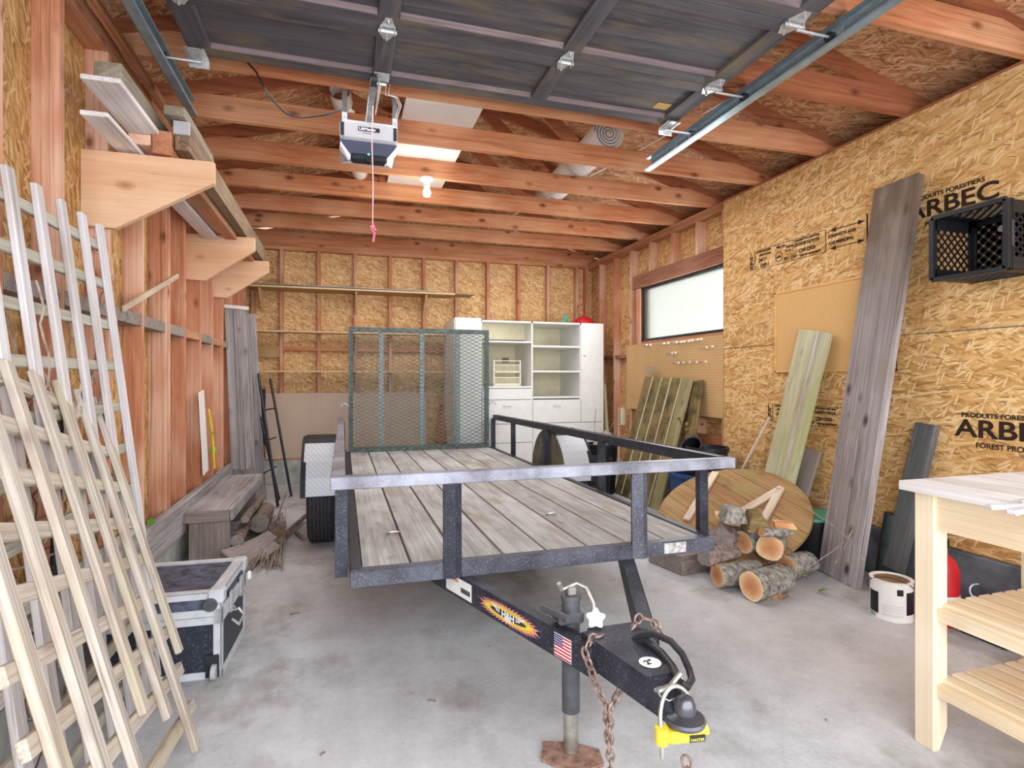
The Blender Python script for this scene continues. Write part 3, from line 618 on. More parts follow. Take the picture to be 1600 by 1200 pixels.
def leaf(name, p, d, size, mat, label, cat='leaf', group=None):
    p = Vector(p); d = Vector(d).normalized(); s = d.cross(Vector((0.3, 0.2, 1))).normalized(); n = s.cross(d)
    b = MB(); prof = [(0, 0), (.2, .3), (.45, .42), (.75, .25), (1, 0)]
    top = [p+d*a*size+s*w*size+n*0.06*size*math.sin(a*3) for a, w in prof]; bot = [p+d*a*size-s*w*size+n*0.06*size*math.sin(a*3) for a, w in reversed(prof[1:-1])]
    b.prism(top+bot, n*0.0012); return b.build(name, mat, None, label=label, cat=cat, group=group)
leaf('leaf', (-0.972, 3.36, 0.43), (0.3, -0.5, 1), 0.05, M['green'], 'bright green leaf poking up behind the baseboard plank')
leaf('leaf', (-0.97, 4.80, 0.62), (0.1, 0.3, 0.9), 0.07, M['green'], 'lower green leaf hanging beside the white strip on the left studs')
leaf('leaf', (-0.97, 4.72, 0.80), (0.5, 0.6, -0.3), 0.06, M['green'], 'upper green leaf beside the white strip on the left studs')
# long thing with a silver cap behind the trellis
cb = empty('sprayer_wand', (-0.92, 2.56, 0.28), 'black tube with a silver cap standing behind the trellises', 'tube')
cb.location = (-0.955, 2.58, 0.4)
MB().tube([(-0.955, 2.30, 0.44), (-0.955, 2.345, 1.13)], 0.014, 12).build('tube', M['black'], cb, smooth=True)
MB().tube([(-0.955, 2.345, 1.13), (-0.955, 2.348, 1.17)], 0.016, 12).build('cap', M['galv2'], cb, smooth=True)
board('wood_strip', onX(192, 483, -0.99), onX(278, 431, -0.985), 0.03, 0.012, M['strip'], up=(1, 0, 0), label='short pale stick wedged diagonally between the left studs above the blocking', cat='stick')
quadboard('white_strip', onX(316, 742, -.97), onX(328, 736, -.97), onX(317, 610, -.985), onX(313, 612, -.985), 0.006, M['whitep'], label='tall white plastic strip standing against the left studs behind the bench', cat='strip')
MB().tube([onX(326, 640, -.965), onX(332, 680, -.96), onX(335, 732, -.955)], 0.008, 6).build('strap', M['yellow'], None, label='thin yellow strap hanging against the left studs', cat='strap')
# grey planks in the back left corner
GP = 'grey boards in the back left corner'
board('grey_board', (-0.93, 5.62, 0.372), (-0.985, 5.62, 1.84), 0.09, 0.03, M['gray'], up=(0, -1, 0), label='left grey board of the pair capped with a white strip in the back left corner', cat='board', group=GP)
board('grey_board', (-0.835, 5.60, 0.372), (-0.895, 5.60, 1.83), 0.12, 0.03, M['gray'], up=(0, -1, 0), label='wider right grey board of the pair capped with a white strip', cat='board', group=GP)
board('grey_board', (-0.77, 5.95, 0.02), (-0.87, 5.95, 1.83), 0.10, 0.03, M['gray'], up=(0, -1, 0), label='narrow darker grey board standing behind the capped pair', cat='board', group=GP)
MB().bar((-1.03, 5.60, 1.858), (-0.83, 5.60, 1.845), 0.034, 0.03).build('cap_strip', M['whitep'], None, label='white cap strip across the tops of the two grey corner boards', cat='strip')
lf = empty('folding_frame', (-0.65, 5.9, 0), 'black metal folding frame leaning in the back left corner beside the grey boards', 'frame')
for p, q in (((-0.78, 5.85, 1.25), (-0.58, 5.60, 0.01)), ((-0.72, 6.25, 1.2), (-0.50, 6.05, 0.01)), ((-0.79, 5.95, 0.9), (-0.60, 5.9, 0.01))):
    MB().tube([p, q], 0.013, 8).build('frame_tube', M['dkmetal'], lf, smooth=True)
for h in (0.3, 0.6, 0.9): MB().tube([(-0.72+0.0*h, 5.78, h), (-0.66, 6.18, h)], 0.008, 6).build('rung', M['black'], lf)
MB().mm((-0.80, 6.0, 0.55), (-0.74, 6.05, 1.1)).build('panel', M['black'], lf)
# bench
be = empty('bench', (-0.82, 4.66, 0), 'low weathered wooden bench against the left wall', 'bench')
board('seat', (-0.825, 3.97, 0.352), (-0.825, 5.36, 0.352), 0.27, 0.022, M['gray'], be)
board('edge_strip', (-0.688, 3.96, 0.325), (-0.688, 5.36, 0.325), 0.072, 0.02, M['gray'], be, up=(1, 0, 0))
board('edge_strip', (-0.962, 3.96, 0.325), (-0.962, 5.36, 0.325), 0.072, 0.02, M['gray'], be, up=(1, 0, 0))
board('end_cap', (-0.95, 3.958, 0.325), (-0.70, 3.958, 0.325), 0.07, 0.022, M['brownold'], be, up=(0, -1, 0))
board('end_cap', (-0.95, 5.35, 0.325), (-0.70, 5.35, 0.325), 0.07, 0.022, M['brownold'], be, up=(0, -1, 0))
for y in (4.0, 5.2): board('leg', (-0.82, y, 0.0), (-0.82, y, 0.34), 0.235, 0.035, M['brownold'], be, up=(0, -1, 0))
# flight case
RC = Matrix.Rotation(math.radians(-3), 3, 'Z')
fc = empty('flight_case', (-0.675, 2.72, 0), 'black flight case with aluminium edges and a wheel, standing in front of the bench', 'case', rot=RC)
w2, d2, hs, ht = 0.215, 0.215, 0.245, 0.345
MB().mm((-w2+.004, -d2+.004, 0.012), (w2-.004, d2-.004, hs)).build('body', plain('case_black_panel', (42, 46, 56), 0.45, 0, 0.15, 90, dust=(130, 134, 142)), fc, local=True)
MB().mm((-w2+.004, -d2+.004, hs+.004), (w2-.004, d2-.004, ht-0.002)).build('lid', plain('case_lid_panel', (70, 74, 88), 0.55, 0, 0.5, 22, dust=(28, 30, 38)), fc, local=True)
e = MB()
for z in (0.012, hs-0.012, hs+0.016, ht-0.01):
    zz = 0.014
    for s in (-1, 1):
        e.box((0, s*d2, z), (2*w2+.006, 0.006, 0.032)); e.box((s*w2, 0, z), (0.006, 2*d2+.006, 0.032))
for s in (-1, 1):
    for r in (-1, 1):
        e.box((s*(w2-0.012), r*d2, 0.17), (0.03, 0.006, 0.34)); e.box((s*w2, r*(d2-0.012), 0.17), (0.006, 0.03, 0.34))
    e.box((0, s*(d2-0.014), ht), (2*w2+.006, 0.034, 0.006)); e.box((s*(w2-0.02), 0, ht), (0.046, 2*d2+.006, 0.006))
    e.box((s*(w2-0.03), 0, ht+.003), (0.006, 2*d2, 0.004)); e.box((s*(w2-0.014), 0, ht+.003), (0.004, 2*d2, 0.004))
e.build('edge_trim', M['case_trim'], fc, local=True)
for s, r in ((1, -1), (-1, -1), (1, 1), (-1, 1)):
    MB().box((s*(w2-0.02), r*(d2-0.02), ht-0.02), (0.062, 0.062, 0.06), bev=0.01).build('corner_plate', M['case_trim'], fc, local=True)
MB().tube([(w2-0.035, -d2-0.020, ht-0.045), (w2-0.035, -d2-0.001, ht-0.045)], 0.026, 20).build('rubber_foot', M['jackgrey'], fc, local=True, smooth=True)
MB().box((w2-0.03, -d2-0.004, 0.05), (0.05, 0.008, 0.09)).build('caster_bracket', M['dkmetal'], fc, local=True)
MB().tube([(w2-0.03, -d2-0.012, 0.03), (w2-0.012, -d2-0.012, 0.03)], 0.03, 20).build('wheel', M['openergrey'], fc, local=True, smooth=True)
for y in (-0.08, 0.10):
    MB().box((w2+0.008, y, hs+0.01), (0.014, 0.035, 0.09), bev=0.004).tube([(w2+0.014, y-0.022, hs-0.02), (w2+0.03, y, hs-0.03), (w2+0.014, y+0.022, hs-0.02)], 0.003, 6).build('latch', M['galv2'], fc, local=True)
hd = MB(); hd.tube([(w2+0.005, -0.06, 0.17), (w2+0.03, -0.05, 0.14), (w2+0.03, 0.05, 0.14), (w2+0.005, 0.06, 0.17)], 0.006, 8); hd.build('handle', M['galv2'], fc, local=True)
MB().box((w2+0.035, 0.13, hs+0.045), (0.02, 0.03, 0.04), bev=0.008).build('catch_knob', M['whitep'], fc, local=True)

# ------------------------------------------------------------------ logs and sticks
def log(name, p, q, r0, r1, bark, label, group=None, cut=True, lump=0.12, flat=1.0, cat='log'):
    p = Vector(p); q = Vector(q); x = (q-p).normalized(); z = Vector((0, 0, 1)); z = (z-x*z.dot(x)).normalized(); y = z.cross(x); L = (q-p).length
    root = empty(name, p, label, cat, group, rot=Matrix((x, y, z)).transposed())
    b = MB(); n = 8; seg = 18; rings = []; sd = random.uniform(0, 99)
    for i in range(n+1):
        f = i/n; rr = r0+(r1-r0)*f; ring = []
        for k in range(seg):
            a = 2*math.pi*k/seg; w = 1+lump*noise.noise(Vector((f*L*6+sd, math.cos(a)*1.4, math.sin(a)*1.4)))
            ring.append(b.bm.verts.new((f*L, rr*w*math.cos(a), rr*w*flat*math.sin(a))))
        rings.append(ring)
    for i in range(n):
        for k in range(seg): b.bm.faces.new((rings[i][k], rings[i][(k+1) % seg], rings[i+1][(k+1) % seg], rings[i+1][k]))
    c0 = [v.co.copy() for v in rings[0]]; c1 = [v.co.copy() for v in rings[-1]]
    b.bm.faces.new(rings[0]); b.bm.faces.new(rings[-1])
    b.build('bark', bark, root, local=True, smooth=True, autos=60)
    for c, s in ((c0, -1), (c1, 1)):
        e = MB(); e.prism([Vector((v.x+s*0.0005, v.y*0.95, v.z*0.95)) for v in c], (s*0.003, 0, 0)); e.build('cut_end', M['cut'] if cut else M['brownold'], root, local=True)
    return root
FW = 'firewood logs heaped on the floor by the round top'
def plog(u, v, z, L, r, ang, bark, label, dz=0.0, r1=None, **k):
    p = onZ(u, v, z); q = p+Vector((math.cos(math.radians(ang)), math.sin(math.radians(ang)), dz))*L
    return log('firewood_log', p, q, r, r1 or r*0.92, bark, label, FW, **k)
plog(1174, 916, 0.082, 0.27, 0.080, 12, M['bark'], 'large front firewood log on the floor with a wide pale cut face')
plog(1121, 899, 0.072, 0.27, 0.070, -4, M['bark'], 'mossy firewood log left of the front one, with an orange oval cut end')
plog(1161, 848, 0.225, 0.22, 0.068, 14, M['bark'], 'firewood log in the upper row, left of the biggest round face')
plog(1203, 856, 0.225, 0.20, 0.078, 42, M['bark'], 'firewood log in the upper row with the roundest and palest cut face')
plog(1100, 872, 0.16, 0.26, 0.055, 15, M['barkb'], 'hairy brown firewood log with a dark end, at the left of the heap', cut=False, lump=0.5)
plog(1132, 842, 0.25, 0.16, 0.07, 30, M['barkb'], 'shaggy brown root piece behind the trailer corner on the heap', cut=False, lump=0.7)
plog(1190, 832, 0.34, 0.22, 0.024, 5, M['bark'], 'thin mossy branch lying across the top of the firewood heap', dz=-0.1)
plog(1197, 930, 0.028, 0.14, 0.028, 40, M['barkb'], 'small branch stub in front of the large front log, the left of two')
plog(1210, 926, 0.034, 0.16, 0.033, 40, M['barkb'], 'small branch stub in front of the large front log, the right of two')
plog(1218, 933, 0.016, 0.07, 0.016, 15, M['barkb'], 'finger-sized cut twig end on the floor beside the two stubs')
plog(1228, 885, 0.09, 0.20, 0.075, 10, M['bark'], 'grey lichen-covered log at the back right of the heap', flat=0.9)
plog(1215, 905, 0.06, 0.34, 0.05, 25, M['bark'], 'long thin grey log at the right foot of the heap')
b = MB(); a = onZ(1120, 818, 0.33); R = Matrix.Rotation(0.5, 3, 'Z')
b.prism([a+Vector((0, 0, 0)), a+Vector((0.17, -0.07, -0.02)), a+Vector((0.17, -0.07, 0.015)), a+Vector((0, 0, 0.03))], (0.06, 0.10, 0.02)); b.build('split_log', M['cut'], None, label='split orange wedge of wood on top of the heap beside the trailer corner', cat='log', group=FW)
b = MB(); a = onZ(1168, 832, 0.33); b.prism([a, a+V((0.14, -0.03, 0.0)), a+V((0.10, 0.0, 0.10)), a+V((0.04, 0.0, 0.10))], (0.05, 0.12, 0.0)); b.build('split_log', M['mossy'], None, label='green-grey faceted split log standing on top of the heap', cat='log', group=FW)
b = MB(); a = onZ(1132, 818, 0.37); b.prism([a, a+V((0.12, -0.05, 0.0)), a+V((0.12, -0.02, 0.07)), a+V((0.03, 0.0, 0.08))], (0.06, 0.14, 0.0)); b.build('split_log', M['bark'], None, label='white-lichened split log topping the heap at the left', cat='log', group=FW)
b = MB(); a = onZ(1212, 826, 0.34); b.prism([a, a+V((0.10, -0.06, 0.0)), a+V((0.09, -0.04, 0.03)), a+V((0.01, 0.02, 0.03))], (0.04, 0.06, 0.0)); b.build('split_log', M['cut'], None, label='small pale wood chunk behind the thin mossy branch', cat='log', group=FW)
# wood near the bench
SW = 'firewood and branches in front of the bench'
log('firewood_log', onZ(370, 845, 0.14), onZ(395, 800, 0.12), 0.042, 0.035, M['twig'], 'round pale-ended log lying against the bench leg', SW, cut=False)
log('firewood_log', onZ(405, 818, 0.13), onZ(416, 796, 0.12), 0.068, 0.062, M['barkb'], 'thick short log with a grey round end under the bench edge', SW, cut=False)
log('firewood_log', onZ(382, 812, 0.24), onZ(412, 775, 0.22), 0.028, 0.02, M['twig'], 'gnarled branch reaching up beside the bench seat', SW, cut=False, lump=0.5)
board('split_board', onZ(352, 868, 0.09), onZ(426, 836, 0.12), 0.09, 0.025, M['brownold'], label='upper split board lying in front of the bench leg', cat='board', group=SW, bend=-0.02, ragged=0.004, up=(0.3, -0.5, 1))
board('split_board', onZ(362, 884, 0.05), onZ(430, 850, 0.08), 0.10, 0.03, M['brownold'], label='lower curved split board above the bundle of twigs', cat='board', group=SW, bend=-0.03, ragged=0.004, up=(0.2, -0.6, 1))
log('branch', onZ(386, 888, 0.03), onZ(478, 806, 0.05), 0.022, 0.016, M['twig'], 'long dark branch crossing the twig bundle towards the trailer tyre', SW, cut=False, lump=0.4, cat='branch')
log('branch', onZ(425, 835, 0.07), onZ(447, 770, 0.12), 0.007, 0.005, M['twig'], 'thin branch standing out of the twig bundle', SW, cut=False, cat='branch')
log('branch', onZ(442, 888, 0.02), onZ(447, 795, 0.06), 0.006, 0.005, M['lathy'], 'straight yellowish twig lying across the bundle', SW, cut=False, cat='branch')
log('branch', onZ(463, 832, 0.02), onZ(473, 841, 0.02), 0.014, 0.01, M['twig'], 'stubby bark piece beside the long dark branch', SW, cut=False, cat='branch')
tw = MB()
for k in range(70):
    p = onZ(random.uniform(385, 440), random.uniform(862, 892), 0.01+random.random()*0.03); q = onZ(random.uniform(418, 448), random.uniform(800, 845), 0.03+random.random()*0.07)
    m_ = (p+q)/2+V((random.uniform(-.02, .02), random.uniform(-.02, .02), 0.01)); tw.tube([p, m_, q], random.uniform(0.0025, 0.005), 5)
tw.build('twig_bundle', M['vine'], None, label='bundle of thin dry twigs on the floor in front of the bench', cat='twigs', kind='stuff')

# ================================================================== BACK WALL: shelves, pegboard, cabinet
for i, (z, x1, dep) in enumerate(((2.21, 1.52, 0.33), (1.735, 1.3, 0.20), (1.29, 1.22, 0.18))):
    nm = ['top', 'middle', 'lowest'][i]; s = empty('wall_shelf', (0.2, YB, z), '%s long tan shelf across the back wall studs' % nm, 'shelf')
    MB().mm((-0.99, YB-dep, z-0.016), (x1-(0.25 if i == 0 else 0), YB-0.002, z), 0.001).build('shelf_board', M['tan_shelf'], s)
    MB().mm((-0.99, YB-dep-0.006, z-0.018), (x1-(0.25 if i == 0 else 0), YB-dep, z+0.001)).build('front_edge', M['tan_edge'], s)
    if i == 0:
        MB().mm((-0.99, YB-dep+0.01, z+0.012), (1.05, YB-0.01, z+0.022)).build('upper_board', M['gray'], s)
        MB().mm((0.8, YB-dep+0.03, z+0.001), (x1, YB-0.01, z+0.011)).build('end_board', M['card'], s)
    for x in ((-0.88, 0.135, 0.93) if i == 0 else (0.135, 0.93)):
        MB().prism([(x, YB, z-0.017), (x, YB-dep*0.85, z-0.017), (x, YB-dep*0.8, z-0.05), (x, YB, z-0.26)], (0.018, 0, 0)).build('bracket', M['tan_edge'], s)
MB().mm((-0.84, YB-0.012, 0.285), (0.98, YB-0.001, 1.035)).build('pegboard', M['pegb'], None, label='pinkish perforated pegboard low on the back wall behind the trailer gate', cat='pegboard')
quadboard('dark_board', onY(678, 691, 6.55), onY(706, 691, 6.55), onY(702, 633, 6.80), onY(690, 632, 6.80), 0.03, M['studdark'], label='dark brown board leaning against the left side of the white cabinet', cat='board')
CYF, CYB = 6.10, 6.74
def cx(u): return onY(u, 600, CYF).x
def cz(u, v): return onY(u, v, CYF).z
c0, c1, c2, c3, c4 = cx(711), cx(752), cx(831.5), cx(907), cx(942)
CT = 1.86
cab = empty('storage_cabinet', ((c0+c4)/2, (CYF+CYB)/2, 0), 'large white cabinet unit with open shelves, drawers and tall end doors', 'cabinet')
cabm = MB(); T = 0.018
for x in (c0, c1, c2, c3, c4): cabm.mm((x-T/2, CYF, 0.0), (x+T/2, CYB, CT))
cabm.mm((c0, CYF, CT-0.02), (c4, CYB, CT)); cabm.mm((c0, CYF, 0.04), (c4, CYB, 0.06))
cabm.build('carcass', M['white'], cab)
MB().mm((c0, CYB-0.008, 0), (c4, CYB, CT-0.01)).build('back_panel', M['cream'], cab)
def shelf(a, b, u, v): z = cz(u, v); MB().mm((a+T/2, CYF+0.002, z-0.01), (b-T/2, CYB-0.01, z+0.01)).build('shelf', M['white'], cab)
shelf(c1, c2, 800, 534); shelf(c1, c2, 800, 605); shelf(c2, c3, 870, 541.5); shelf(c2, c3, 870, 580.5); shelf(c2, c3, 870, 621)
MB().mm((c1, CYF+0.25, CT-0.2), (c2, CYF+0.262, CT-0.02)).build('inner_panel', M['cream'], cab)
def front(name, a, b, z0, z1, handle=None, knob=None):
    o = MB().mm((a+0.003, CYF-0.018, z0+0.003), (b-0.003, CYF-0.001, z1-0.003), 0.0015).build(name, M['white'], cab)
    if handle:
        xm = (a+b)/2; zz = z1-0.07
        MB().tube([(xm-0.045, CYF-0.018, zz), (xm-0.04, CYF-0.038, zz), (xm+0.04, CYF-0.038, zz), (xm+0.045, CYF-0.018, zz)], 0.004, 8).build('handle', M['galv2'], o)
    if knob: MB().lathe((knob[0], CYF-0.018, knob[1]), [(0, -0.02), (0.012, -0.018), (0.012, -0.006), (0.005, 0)], 14, 'Y').build('knob', M['galv2'], o)
zA, zB, zC, zD = cz(850, 624), cz(850, 661), cz(850, 690), cz(850, 706)
front('door', c3, c4, zB+0.0, CT, knob=(c3+0.045, cz(912, 555)))
front('door', c0, c1, 0.10, CT-0.0)
front('drawer', c1, c2, zA, cz(800, 607), None); front('drawer', c1, c2, zB+0.0, zA, True); front('drawer', c2, c3, zB, zA, True)
front('drawer', c1, c2, zC, zB); front('drawer', c1, c2, 0.08, zC); front('drawer', c2, c4, 0.30, zB); front('drawer', c2, c4, 0.08, 0.30)
MB().mm((c0+0.0, CYF+0.0, CT), (c1+0.0, CYF+0.35, CT+0.02)).build('top_board', M['white'], cab)
bk = empty('basket_rack', (cx(795), CYF+0.2, cz(800, 605)+0.01), 'white two-tier plastic basket rack inside the cabinet shelves', 'rack')
bx0, bx1 = onY(772, 600, CYF+0.12).x, onY(813, 600, CYF+0.12).x; bz = cz(800, 605)+0.011
fr = MB()
for x in (bx0, bx1): fr.mm((x-0.007, CYF+0.12, bz), (x+0.007, CYF+0.135, bz+0.30))
fr.mm((bx0, CYF+0.128, bz+0.29), (bx1, CYF+0.134, bz+0.298)); fr.mm((bx0, CYF+0.128, bz), (bx1, CYF+0.134, bz+0.01))
fr.build('rack_frame', M['whitep'], bk)
for z in (bz+0.01, bz+0.155):
    t_ = MB(); t_.mm((bx0, CYF+0.125, z), (bx1, CYF+0.40, z+0.01)); t_.mm((bx0, CYF+0.12, z), (bx1, CYF+0.13, z+0.02))
    n = 20
    for k in range(n): x = bx0+(bx1-bx0)*(k+.5)/n; t_.mm((x-0.003, CYF+0.125, z), (x+0.003, CYF+0.129, z+0.09))
    t_.mm((bx0, CYF+0.122, z+0.085), (bx1, CYF+0.132, z+0.095)); t_.build('basket', M['cream'], bk)
MB().mm((onY(793, 555, 6.5).x, 6.70, 1.40), (onY(802, 555, 6.5).x, 6.728, 1.46)).build('switch_plate', M['brownold'], cab)
# red thing on the cabinet
rh = MB(); rc = Vector((cx(922)+0.06, 6.42, CT+0.001))
prof = [(0.135, 0.0), (0.14, 0.02), (0.13, 0.05), (0.10, 0.085), (0.05, 0.112), (0.0, 0.12)]
rh.lathe(rc, prof, 24); rh.build('hard_hat', M['red'], None, smooth=True, label='red rounded cap-like item on top of the white cabinet in the corner', cat='hat')
MB().box((cx(905), 6.55, CT+0.075), (0.06, 0.03, 0.15), Matrix.Rotation(0.35, 3, 'Y'), 0.01).build('sponge', M['teal'], None, label='pale green strip standing behind the red item on the cabinet', cat='strip')
# leaning pale strip right of the cabinet
quadboard('pale_board', onY(955, 716, 6.0), onY(948, 716, 6.0), onY(944, 600, 6.2), onY(946, 600, 6.2), 0.015, M['green_board'], label='narrow pale green board leaning beside the cabinet right side', cat='board')
board('thin_stick', onX(967, 720, 3.10), onX(967, 637, 3.12), 0.02, 0.015, M['strip'], up=(-1, 0, 0), label='short thin stick standing against the right wall studs by the corner', cat='stick')
MB().mm((3.10, 5.83, 0.66), (3.13, 5.89, 0.86)).build('outlet_box', M['cream'], None, label='cream outlet cover on the right wall stud below the pegboard', cat='outlet').location.x = 3.125
# things in front of the cabinet
def disc(name, c, n, r, t, mat, label, cat, seg=48, planks=False):
    n = Vector(n).normalized(); c = Vector(c); a = Vector((0, 0, 1)); a = (a-n*a.dot(n)).normalized(); b = n.cross(a)
    m = MB(); m.prism([c+a*r*math.cos(2*math.pi*k/seg)+b*r*math.sin(2*math.pi*k/seg) for k in range(seg)], n*t)
    return m.build(name, mat, None, label=label, cat=cat)
def crate_tub(loc, r0, r1, h, mat, label, name='planter', ribs=0):
    root = empty(name, loc, label, 'pot'); l = Vector(loc)
    m = MB(); m.lathe(l, [(0.0, 0.0), (r0, 0.0), (r1, h-0.03), (r1+0.012, h-0.03), (r1+0.012, h), (r1-0.004, h), (r1-0.008, h-0.04), (r0-0.01, 0.012), (0.0, 0.012)], 36)
    m.build('tub', mat, root, smooth=True)
    if ribs:
        rb = MB()
        for k in range(ribs):
            a = 2*math.pi*k/ribs; rb.bar(l+V((math.cos(a)*(r0+.004), math.sin(a)*(r0+.004), 0.01)), l+V((math.cos(a)*(r1+.006), math.sin(a)*(r1+.006), h-0.03)), 0.01, 0.008, up=(math.cos(a), math.sin(a), 0))
        rb.build('ribs', mat, root)
    return root
crate_tub((onY(940, 750, 5.35).x, 5.35, 0.0), 0.13, 0.155, 0.52, M['black'], 'black ribbed bin holding a chunk of wood, in front of the white cabinet', 'bin', 26)
a = V((onY(945, 700, 5.33).x, 5.33, 0.46)); log('firewood_log', a+V((-0.08, 0, 0)), a+V((0.07, 0.06, 0.14)), 0.075, 0.07, M['brownold'], 'pale sawn wood chunk sticking out of the black bin', cut=False)
MB().tube([a+V((-.10, 0, 0)), a+V((-.12, .0, .25)), a+V((-.10, 0, .42))], 0.003, 5).tube([a+V((0, 0, .1)), a+V((.1, 0, .28))], 0.003, 5).build('dry_stem', M['twig'], None, label='thin dry stems sticking up from the black bin', cat='stem')
crate_tub((2.40, 5.05, 0.0), 0.12, 0.15, 0.42, M['black'], 'black bin standing right of the one with the wood chunk')
# ================================================================== RIGHT WALL: pegboard, panels, boards
p1 = onX(980, 540, 3.125)
pb = MB(); XP = XR-0.006
ya, yb_, yc = onX(979, 600, XP).y, onX(1090, 600, XP).y, 4.066
pb.mm((XP-0.001, yc, 0.86), (XP+0.005, ya, 1.58)); pb.build('pegboard', M['pegr'], None, label='tan perforated pegboard under the window on the right wall', cat='pegboard')
hb = empty('wall_niche', (3.15, 4.3, 0.72), 'small boxed opening with a wooden edge under the right pegboard', 'niche')
MB().mm((XR+0.02, 4.075, 0.84), (XR+0.09, 4.45, 0.856)).build('top_edge', M['tan_shelf'], hb)
MB().mm((XR-0.004, 4.068, 0.60), (XR+0.06, 4.085, 0.855)).build('side_edge', M['tan_shelf'], hb)
MB().mm((XR-0.002, 4.09, 0.44), (XR+0.0, 4.5, 0.70)).build('lower_board', M['studdark'], hb)
def hook(u, v, dy, mat, label, group, L=0.07):
    L = 0.035; dy = 0.17
    p = onX(u, v, XP-0.002-L); root = empty('pegboard_hook', (XP, p.y, p.z), label, 'hook', group)
    MB().tube([(XP, p.y+dy, p.z+0.004), (XP-L, p.y, p.z)], 0.0022, 5).build('rod', M['galv'], root)
    MB().box((XP-L, p.y, p.z), (0.016, 0.016, 0.018), bev=0.003).build('tip', mat, root)
ORD = ['first', 'second', 'third', 'fourth', 'fifth', 'sixth', 'seventh', 'eighth', 'ninth', 'tenth', 'eleventh']
for i, (u, v) in enumerate(((1010, 539), (1016, 539), (1037, 537), (1044, 536), (1057, 535), (1064, 534.5), (1068.5, 534), (1076.5, 533), (1081.5, 532), (1090, 531), (1095.5, 530))):
    hook(u, v, 0.02, M['whitep'], 'white-tipped metal hook in the row right under the window, %s counted from its left end' % ORD[i], 'hooks in the top row under the window', 0.10)
for i, (u, v) in enumerate(((1050, 552), (1055, 551))): hook(u, v, 0.03, M['whitep'], '%s hook of the white-tipped pair left of the middle of the right pegboard' % ('left', 'right')[i], 'pair of hooks left of the pegboard middle', 0.10)
for i, (u, v) in enumerate(((1104, 543), (1113, 541.5))): hook(u, v, 0.03, M['whitep'], '%s hook of the white-tipped pair near the right edge of the pegboard' % ('left', 'right')[i], 'pair of hooks at the right of the pegboard', 0.10)
for i, (u, v) in enumerate(((1060, 567), (1068, 566.5), (1077.5, 566), (1088.5, 565.5), (1102.5, 565))): hook(u, v, 0.03, M['whitep'], 'white-tipped metal hook in the lowest row of five, %s counted from its left end' % ORD[i], 'lowest row of five pegboard hooks', 0.10)
wbk = MB(); q = onX(1020, 577, XP-0.05)
for k in range(7): wbk.mm((XP-0.08, q.y-0.09+0.03*k, q.z-0.04), (XP-0.077, q.y-0.087+0.03*k, q.z+0.03))
for k in range(4): wbk.mm((XP-0.082, q.y-0.09, q.z-0.04+0.023*k), (XP-0.079, q.y+0.093, q.z-0.037+0.023*k))
for k in range(7): wbk.mm((XP-0.08, q.y-0.09+0.03*k, q.z-0.04), (XP, q.y-0.087+0.03*k, q.z-0.037))
wbk.build('wire_basket', M['galv'], None, label='small grey wire basket hooked on the right pegboard', cat='basket')
# cobweb-lined shelf of mossy fence boards
MF = empty('fence_panel', (2.85, 4.85, 0), 'mossy weathered fence panel of upright boards leaning under the pegboard', 'fence panel')
fa0, fa1 = V((2.74, 5.32, 0.0)), V((2.74, 4.44, 0.0)); fb0, fb1 = V((3.075, 5.26, 1.22)), V((3.075, 4.41, 1.20))
nb = 5
for k in range(nb):
    f0, f1 = (k+0.03)/nb, (k+0.97)/nb; a = fa0.lerp(fa1, (f0+f1)/2); b = fb0.lerp(fb1, (f0+f1)/2)
    board('fence_board', a, b, 0.163, 0.018, M['mossy'] if k < 4 else M['mossy_pale'], MF, up=(-1, 0, 0.27), ragged=0.003)
for k in range(1, nb):
    a = fa0.lerp(fa1, k/nb)+V((-0.014, 0, 0.02)); b = fb0.lerp(fb1, k/nb)+V((-0.014, 0, 0)); board('batten', a, b, 0.014, 0.012, M['green_board'], MF, up=(-1, 0, 0.27))
quadboard('mossy_board', onX(1068, 705, 2.93), onX(1082, 707, 2.93), onX(1098, 595, 3.09), onX(1082, 594, 3.09), 0.02, M['mossy'], label='single dark mossy board standing right of the fence panel', cat='board')
# brown timber block low behind the logs
bl = MB(); p = onZ(1084, 893, 0); bl.box((p.x-0.02, p.y+0.12, 0.06), (0.26, 0.30, 0.12), Matrix.Rotation(0.2, 3, 'Z'), 0.004); bl.build('timber_block', M['brownold'], None, label='squared brown timber block on the floor behind the trailer corner post', cat='block')
for k, (uu, vv, l) in enumerate(((985, 798, 0.8), (1010, 815, 0.7))):
    p = onZ(uu, vv, 0.03); board('floor_board', p+V((0.0, 0.3, 0)), p+V((0.25, -0.4, 0)), 0.14, 0.03, M['gray'], label='grey board lying flat on the floor beside the trailer, %s' % ('farther from the logs' if k == 0 else 'nearer the logs'), cat='board')
